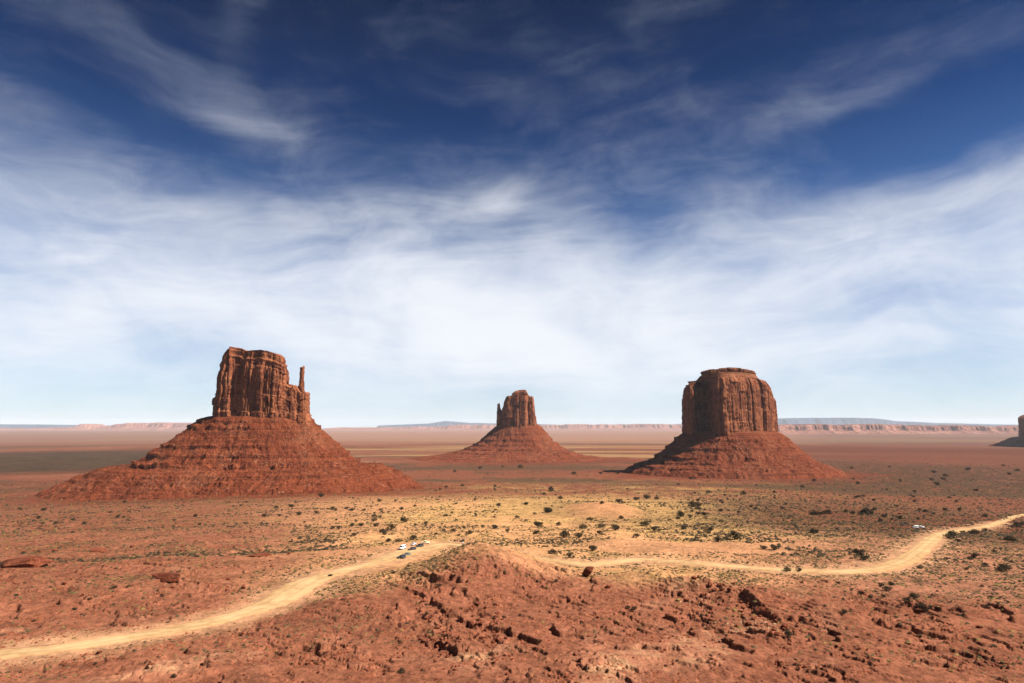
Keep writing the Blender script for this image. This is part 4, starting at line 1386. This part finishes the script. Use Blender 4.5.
def make_vehicle(name, style, mat, label, cat, px, py, heading, group=None):
    st = STYLES[style]
    p = spot(px, py)
    x, y, z = p
    root = tag(empty(name, (x, y, z + 0.12), heading), label, cat, group)
    bm = bmesh.new()
    zs = [q[1] for q in st['body']]
    prism(bm, st['body'], st['W'], st['W'] * 0.94, min(zs), max(zs))
    bmesh.ops.bevel(bm, geom=bm.edges[:], offset=0.07, segments=2, affect='EDGES')
    bm_obj("body", bm, mat, root, True)
    cab = st['cab']
    z0, z1 = cab[0][1], max(q[1] for q in cab)
    bm = bmesh.new()
    w0, w1 = st['cabw']
    prism(bm, cab, w0, w1, z0, z1)
    bmesh.ops.bevel(bm, geom=bm.edges[:], offset=0.06, segments=2, affect='EDGES')
    bm_obj("cabin", bm, mat, root, True)

    def at(i, j, f):
        return (cab[i][0] + (cab[j][0] - cab[i][0]) * f, cab[i][1] + (cab[j][1] - cab[i][1]) * f)

    def half(zq):
        return (w0 + (w1 - w0) * (zq - z0) / (z1 - z0)) / 2
    for nm, i, j in (("rear_window", 0, 1), ("windscreen", 3, 2)):
        lo, hi = at(i, j, 0.14), at(i, j, 0.86)
        bm = bmesh.new()
        quad_plate(bm, [(lo[0], -half(lo[1]) * 0.88, lo[1]), (lo[0], half(lo[1]) * 0.88, lo[1]), (hi[0], half(hi[1]) * 0.88, hi[1]), (hi[0], -half(hi[1]) * 0.88, hi[1])], 0.025)
        bm_obj(nm, bm, M_GLASS, root)
    zl, zh = z0 + 0.16 * (z1 - z0), z0 + 0.84 * (z1 - z0)
    nwin = 3 if style in ('van', 'suv') else 2
    xl0, xl1 = at(0, 1, 0.16)[0] + 0.14, at(3, 2, 0.16)[0] - 0.16
    xh0, xh1 = at(0, 1, 0.84)[0] + 0.14, at(3, 2, 0.84)[0] - 0.10
    for sgn in (-1, 1):
        for k in range(nwin):
            f0, f1 = k / nwin + 0.02, (k + 1) / nwin - 0.02
            bm = bmesh.new()
            pts = [(xl0 + (xl1 - xl0) * f0, sgn * half(zl), zl), (xl0 + (xl1 - xl0) * f1, sgn * half(zl), zl), (xh0 + (xh1 - xh0) * f1, sgn * half(zh), zh), (xh0 + (xh1 - xh0) * f0, sgn * half(zh), zh)]
            quad_plate(bm, pts, 0.025)
            bm_obj("side_window", bm, M_GLASS, root)
    L, W = st['L'], st['W']
    rw = 0.36 if style != 'sedan' else 0.32
    for sx_ in (-0.30, 0.30):
        for sgn in (-1, 1):
            wh = bpy.data.objects.new("wheel", None)
            COL.objects.link(wh)
            wh.parent = root
            wh.location = (sx_ * L, sgn * (W / 2 - 0.08), rw - 0.1)
            bm = bmesh.new()
            bmesh.ops.create_cone(bm, cap_ends=True, segments=18, radius1=rw, radius2=rw, depth=0.26)
            bmesh.ops.rotate(bm, verts=bm.verts, cent=(0, 0, 0), matrix=__import__('mathutils').Matrix.Rotation(math.pi / 2, 3, 'X'))
            bmesh.ops.bevel(bm, geom=[e_ for e_ in bm.edges if len(e_.link_faces) == 2 and e_.calc_face_angle(0) > 1], offset=0.04, segments=1, affect='EDGES')
            bm_obj("tyre", bm, M_TYRE, wh)
            bm = bmesh.new()
            bmesh.ops.create_cone(bm, cap_ends=True, segments=14, radius1=rw * 0.6, radius2=rw * 0.5, depth=0.29)
            bmesh.ops.rotate(bm, verts=bm.verts, cent=(0, 0, 0), matrix=__import__('mathutils').Matrix.Rotation(math.pi / 2, 3, 'X'))
            bm_obj("rim", bm, M_RIM, wh)
    zb_ = st['body'][-2][1] - 0.12
    for sgn in (-1, 1):
        for nm, xx, m_ in (("headlight", st['body'][-2][0] - 0.02, M_LAMP), ("tail_light", st['body'][1][0] + 0.02, M_TAIL)):
            bm = bmesh.new()
            bmesh.ops.create_cube(bm, size=1.0)
            bmesh.ops.scale(bm, vec=(0.14, 0.34, 0.16), verts=bm.verts)
            bmesh.ops.translate(bm, vec=(xx, sgn * (W / 2 - 0.27), zb_), verts=bm.verts)
            bmesh.ops.bevel(bm, geom=bm.edges[:], offset=0.03, segments=1, affect='EDGES')
            bm_obj(nm, bm, m_, root)
    for nm, xx in (("bumper", L / 2 - 0.02), ("bumper", -L / 2 + 0.02)):
        bm = bmesh.new()
        bmesh.ops.create_cube(bm, size=1.0)
        bmesh.ops.scale(bm, vec=(0.16, W * 0.93, 0.22), verts=bm.verts)
        bmesh.ops.translate(bm, vec=(xx, 0, 0.47), verts=bm.verts)
        bmesh.ops.bevel(bm, geom=bm.edges[:], offset=0.04, segments=1, affect='EDGES')
        bm_obj(nm, bm, M_TRIM, root)
    return root


P_WHITE = paint("white_paint", (0.78, 0.78, 0.76))
P_SILVER = paint("silver_paint", (0.42, 0.43, 0.46))
P_BLACK = paint("black_paint", (0.012, 0.012, 0.015))
P_DARK = paint("dark_maroon_paint", (0.03, 0.014, 0.018))
P_GREEN = paint("grey_green_paint", (0.10, 0.12, 0.11))
P_CREAM = paint("cream_paint", (0.62, 0.56, 0.36))
P_WHITE2 = paint("off_white_paint", (0.62, 0.63, 0.66))
a0 = math.atan2(-0.86, -0.5)
make_vehicle("parked_van", 'van', P_WHITE, "tall white van, leftmost of the parked vehicles beside the road", "van", 402.4, 549.5, a0 + 0.15)
make_vehicle("parked_car", 'sedan', P_SILVER, "small silver car parked behind the others, near the roadside bush", "car", 413.6, 545.2, a0 + 0.2)
make_vehicle("parked_car", 'suv', P_BLACK, "black car parked just left of the cream pickup", "car", 419.6, 547.0, a0 - 0.45)
make_vehicle("parked_pickup", 'pickup', P_CREAM, "cream pickup parked sideways, rightmost of the vehicles by the people", "pickup", 425.4, 543.9, a0 - 1.0)
make_vehicle("parked_car", 'suv', P_DARK, "dark maroon car parked in the middle of the group", "car", 412.0, 550.7, a0 - 0.35)
make_vehicle("parked_car", 'sedan', P_GREEN, "grey green car parked just behind the nearest, lowest black car", "car", 406.8, 555.6, a0 - 0.5)
make_vehicle("parked_car", 'suv', P_BLACK, "black car parked lowest and nearest on the road", "car", 401.3, 558.8, a0 - 0.5)
make_vehicle("parked_van", 'van', P_WHITE, "white van parked far right on bare ground above the road", "van", 915.5, 528.3, math.pi + 0.1)
make_vehicle("parked_car", 'suv', P_WHITE2, "off white car parked to the right of the far white van", "car", 921.5, 528.0, 0.1)
make_vehicle("parked_car", 'sedan', P_DARK, "low dark car parked left of the far white van", "car", 903.0, 525.6, 0.0)


# ------------------------------------------------------------------ people
M_SKIN = plain_material("skin", (0.42, 0.22, 0.15), 0.6, 0.3, 0.0, 0.05, 6.0)


def cloth_material(shirt, legs):
    m, t = new_mat("clothed_person")
    ob = t.n('ShaderNodeTexCoord').outputs['Object']
    sx_, sy_, sz_ = t.n('ShaderNodeSeparateXYZ', {0: ob}).outputs
    n = t.noise(ob, 9.0, 3.0, 0.5)
    f = t.ss(n, 0.3, 0.7, 0.85, 1.15)
    c = t.mix(t.math('GREATER_THAN', sz_, 0.93), legs, shirt)
    c = t.mix(t.math('GREATER_THAN', sz_, 1.45), c, (0.42, 0.22, 0.15))
    hand = t.math('MULTIPLY', t.math('LESS_THAN', sz_, 1.08), t.math('GREATER_THAN', t.math('ABSOLUTE', sx_), 0.245))
    c = t.mix(hand, c, (0.42, 0.22, 0.15))
    c = t.mix(t.math('LESS_THAN', sz_, 0.09), c, (0.03, 0.025, 0.02))
    c = t.mix(1.0, c, t.n('ShaderNodeCombineColor', {0: f, 1: f, 2: f}).outputs[0], 'MULTIPLY')
    finish(t, c, 0.85, None, 0.1)
    return m


M_HAIR = plain_material("hair", (0.03, 0.02, 0.012), 0.7, 0.2, 0.0, 0.2, 10.0)


def person(px, py, heading, shirt, legs, label, step=0.0, lift=0.0):
    x, y, z = spot(px, py)
    J, E, RAD = [], [], []

    def j(p, r_, parent=None):
        J.append(p)
        RAD.append(r_)
        if parent is not None:
            E.append((parent, len(J) - 1))
        return len(J) - 1
    pel = j((0, 0, 0.95), (0.15, 0.11))
    wst = j((0, 0.0, 1.12), (0.135, 0.10), pel)
    chs = j((0, 0.01, 1.34), (0.165, 0.115), wst)
    nck = j((0, 0.0, 1.49), (0.055, 0.055), chs)
    jaw = j((0, -0.015, 1.57), (0.07, 0.08), nck)
    hd = j((0, 0.0, 1.67), (0.078, 0.095), jaw)
    j((0, 0.01, 1.74), (0.05, 0.06), hd)
    j((0, -0.105, 1.635), (0.014, 0.014), hd)           # nose
    for sg in (-1, 1):
        hp = j((sg * 0.09, 0, 0.88), (0.09, 0.09), pel)
        kn = j((sg * 0.10, -0.02 - sg * step * 0.5, 0.50), (0.06, 0.065), hp)
        an = j((sg * 0.11, 0.03 - sg * step, 0.09), (0.042, 0.045), kn)
        j((sg * 0.12, -0.13 - sg * step, 0.035), (0.045, 0.03), an)
        sh = j((sg * 0.185, 0, 1.40), (0.065, 0.06), chs)
        up = lift if sg > 0 else 0.0
        eb = j((sg * 0.25, 0.03 - 0.1 * up, 1.13 + 0.1 * up), (0.045, 0.045), sh)
        wr = j((sg * 0.27, -0.06 - 0.25 * up, 0.90 + 0.45 * up), (0.030, 0.030), eb)
        pm = j((sg * 0.275, -0.085 - 0.28 * up, 0.83 + 0.48 * up), (0.018, 0.036), wr)
        for q in range(4):
            j((sg * (0.275 - 0.006 * q), -0.125 + 0.022 * q - 0.28 * up, 0.745 + 0.006 * abs(q - 1.5) + 0.48 * up), (0.009, 0.009), pm)
        j((sg * 0.25, -0.125 - 0.28 * up, 0.815 + 0.48 * up), (0.010, 0.010), wr)
    me = bpy.data.meshes.new("person")
    me.from_pydata(J, E, [])
    o = bpy.data.objects.new("person", me)
    COL.objects.link(o)
    md = o.modifiers.new("skin", 'SKIN')
    md.use_smooth_shade = True
    if not me.skin_vertices:
        return None
    for k, r_ in enumerate(RAD):
        me.skin_vertices[0].data[k].radius = r_
        me.skin_vertices[0].data[k].use_root = (k == 0)
    sb = o.modifiers.new("sub", 'SUBSURF')
    sb.levels = sb.render_levels = 1
    me.materials.append(cloth_material(shirt, legs))
    o.location = (x, y, z)
    o.rotation_euler = (0, 0, heading)
    tag(o, label, "person")
    bm = bmesh.new()
    bmesh.ops.create_uvsphere(bm, u_segments=14, v_segments=9, radius=0.112)
    for v in bm.verts:
        v.co = Vector((v.co.x * 0.86, v.co.y * 1.02 + 0.018, v.co.z * 0.95 + 1.685))
    bmesh.ops.delete(bm, geom=[v for v in bm.verts if v.co.z < 1.63 or (v.co.y < -0.06 and v.co.z < 1.72)], context='VERTS')
    h = bm_obj("hair", bm, M_HAIR, o, True)
    return o


person(449.2, 542.6, 0.4, (0.75, 0.75, 0.74), (0.20, 0.16, 0.12), "person in a white top standing leftmost, at the end of the pale track", 0.12)
person(455.0, 542.2, 2.5, (0.02, 0.017, 0.02), (0.01, 0.01, 0.016), "person in dark clothes standing just right of the leftmost person", 0.05)
person(457.6, 541.8, 1.2, (0.12, 0.02, 0.02), (0.012, 0.014, 0.025), "person in a dull red top and dark trousers within the group", 0.0, 0.8)
person(459.2, 541.7, -0.6, (0.012, 0.014, 0.02), (0.06, 0.045, 0.03), "person in a black top and tan trousers within the group", 0.1)
person(460.6, 541.5, 3.0, (0.74, 0.75, 0.78), (0.06, 0.07, 0.12), "person in a white top and blue trousers within the group", 0.0)
person(464.2, 541.2, 1.8, (0.04, 0.025, 0.018), (0.03, 0.02, 0.015), "person in brown clothes standing at the right end of the group", 0.1)
person(462.8, 545.4, 0.3, (0.70, 0.70, 0.72), (0.02, 0.02, 0.03), "person in a white top and black trousers, nearest, below the group", 0.15)
person(467.2, 544.6, -1.1, (0.05, 0.018, 0.03), (0.015, 0.015, 0.02), "person in a plum top standing apart to the right, below the group", 0.05)
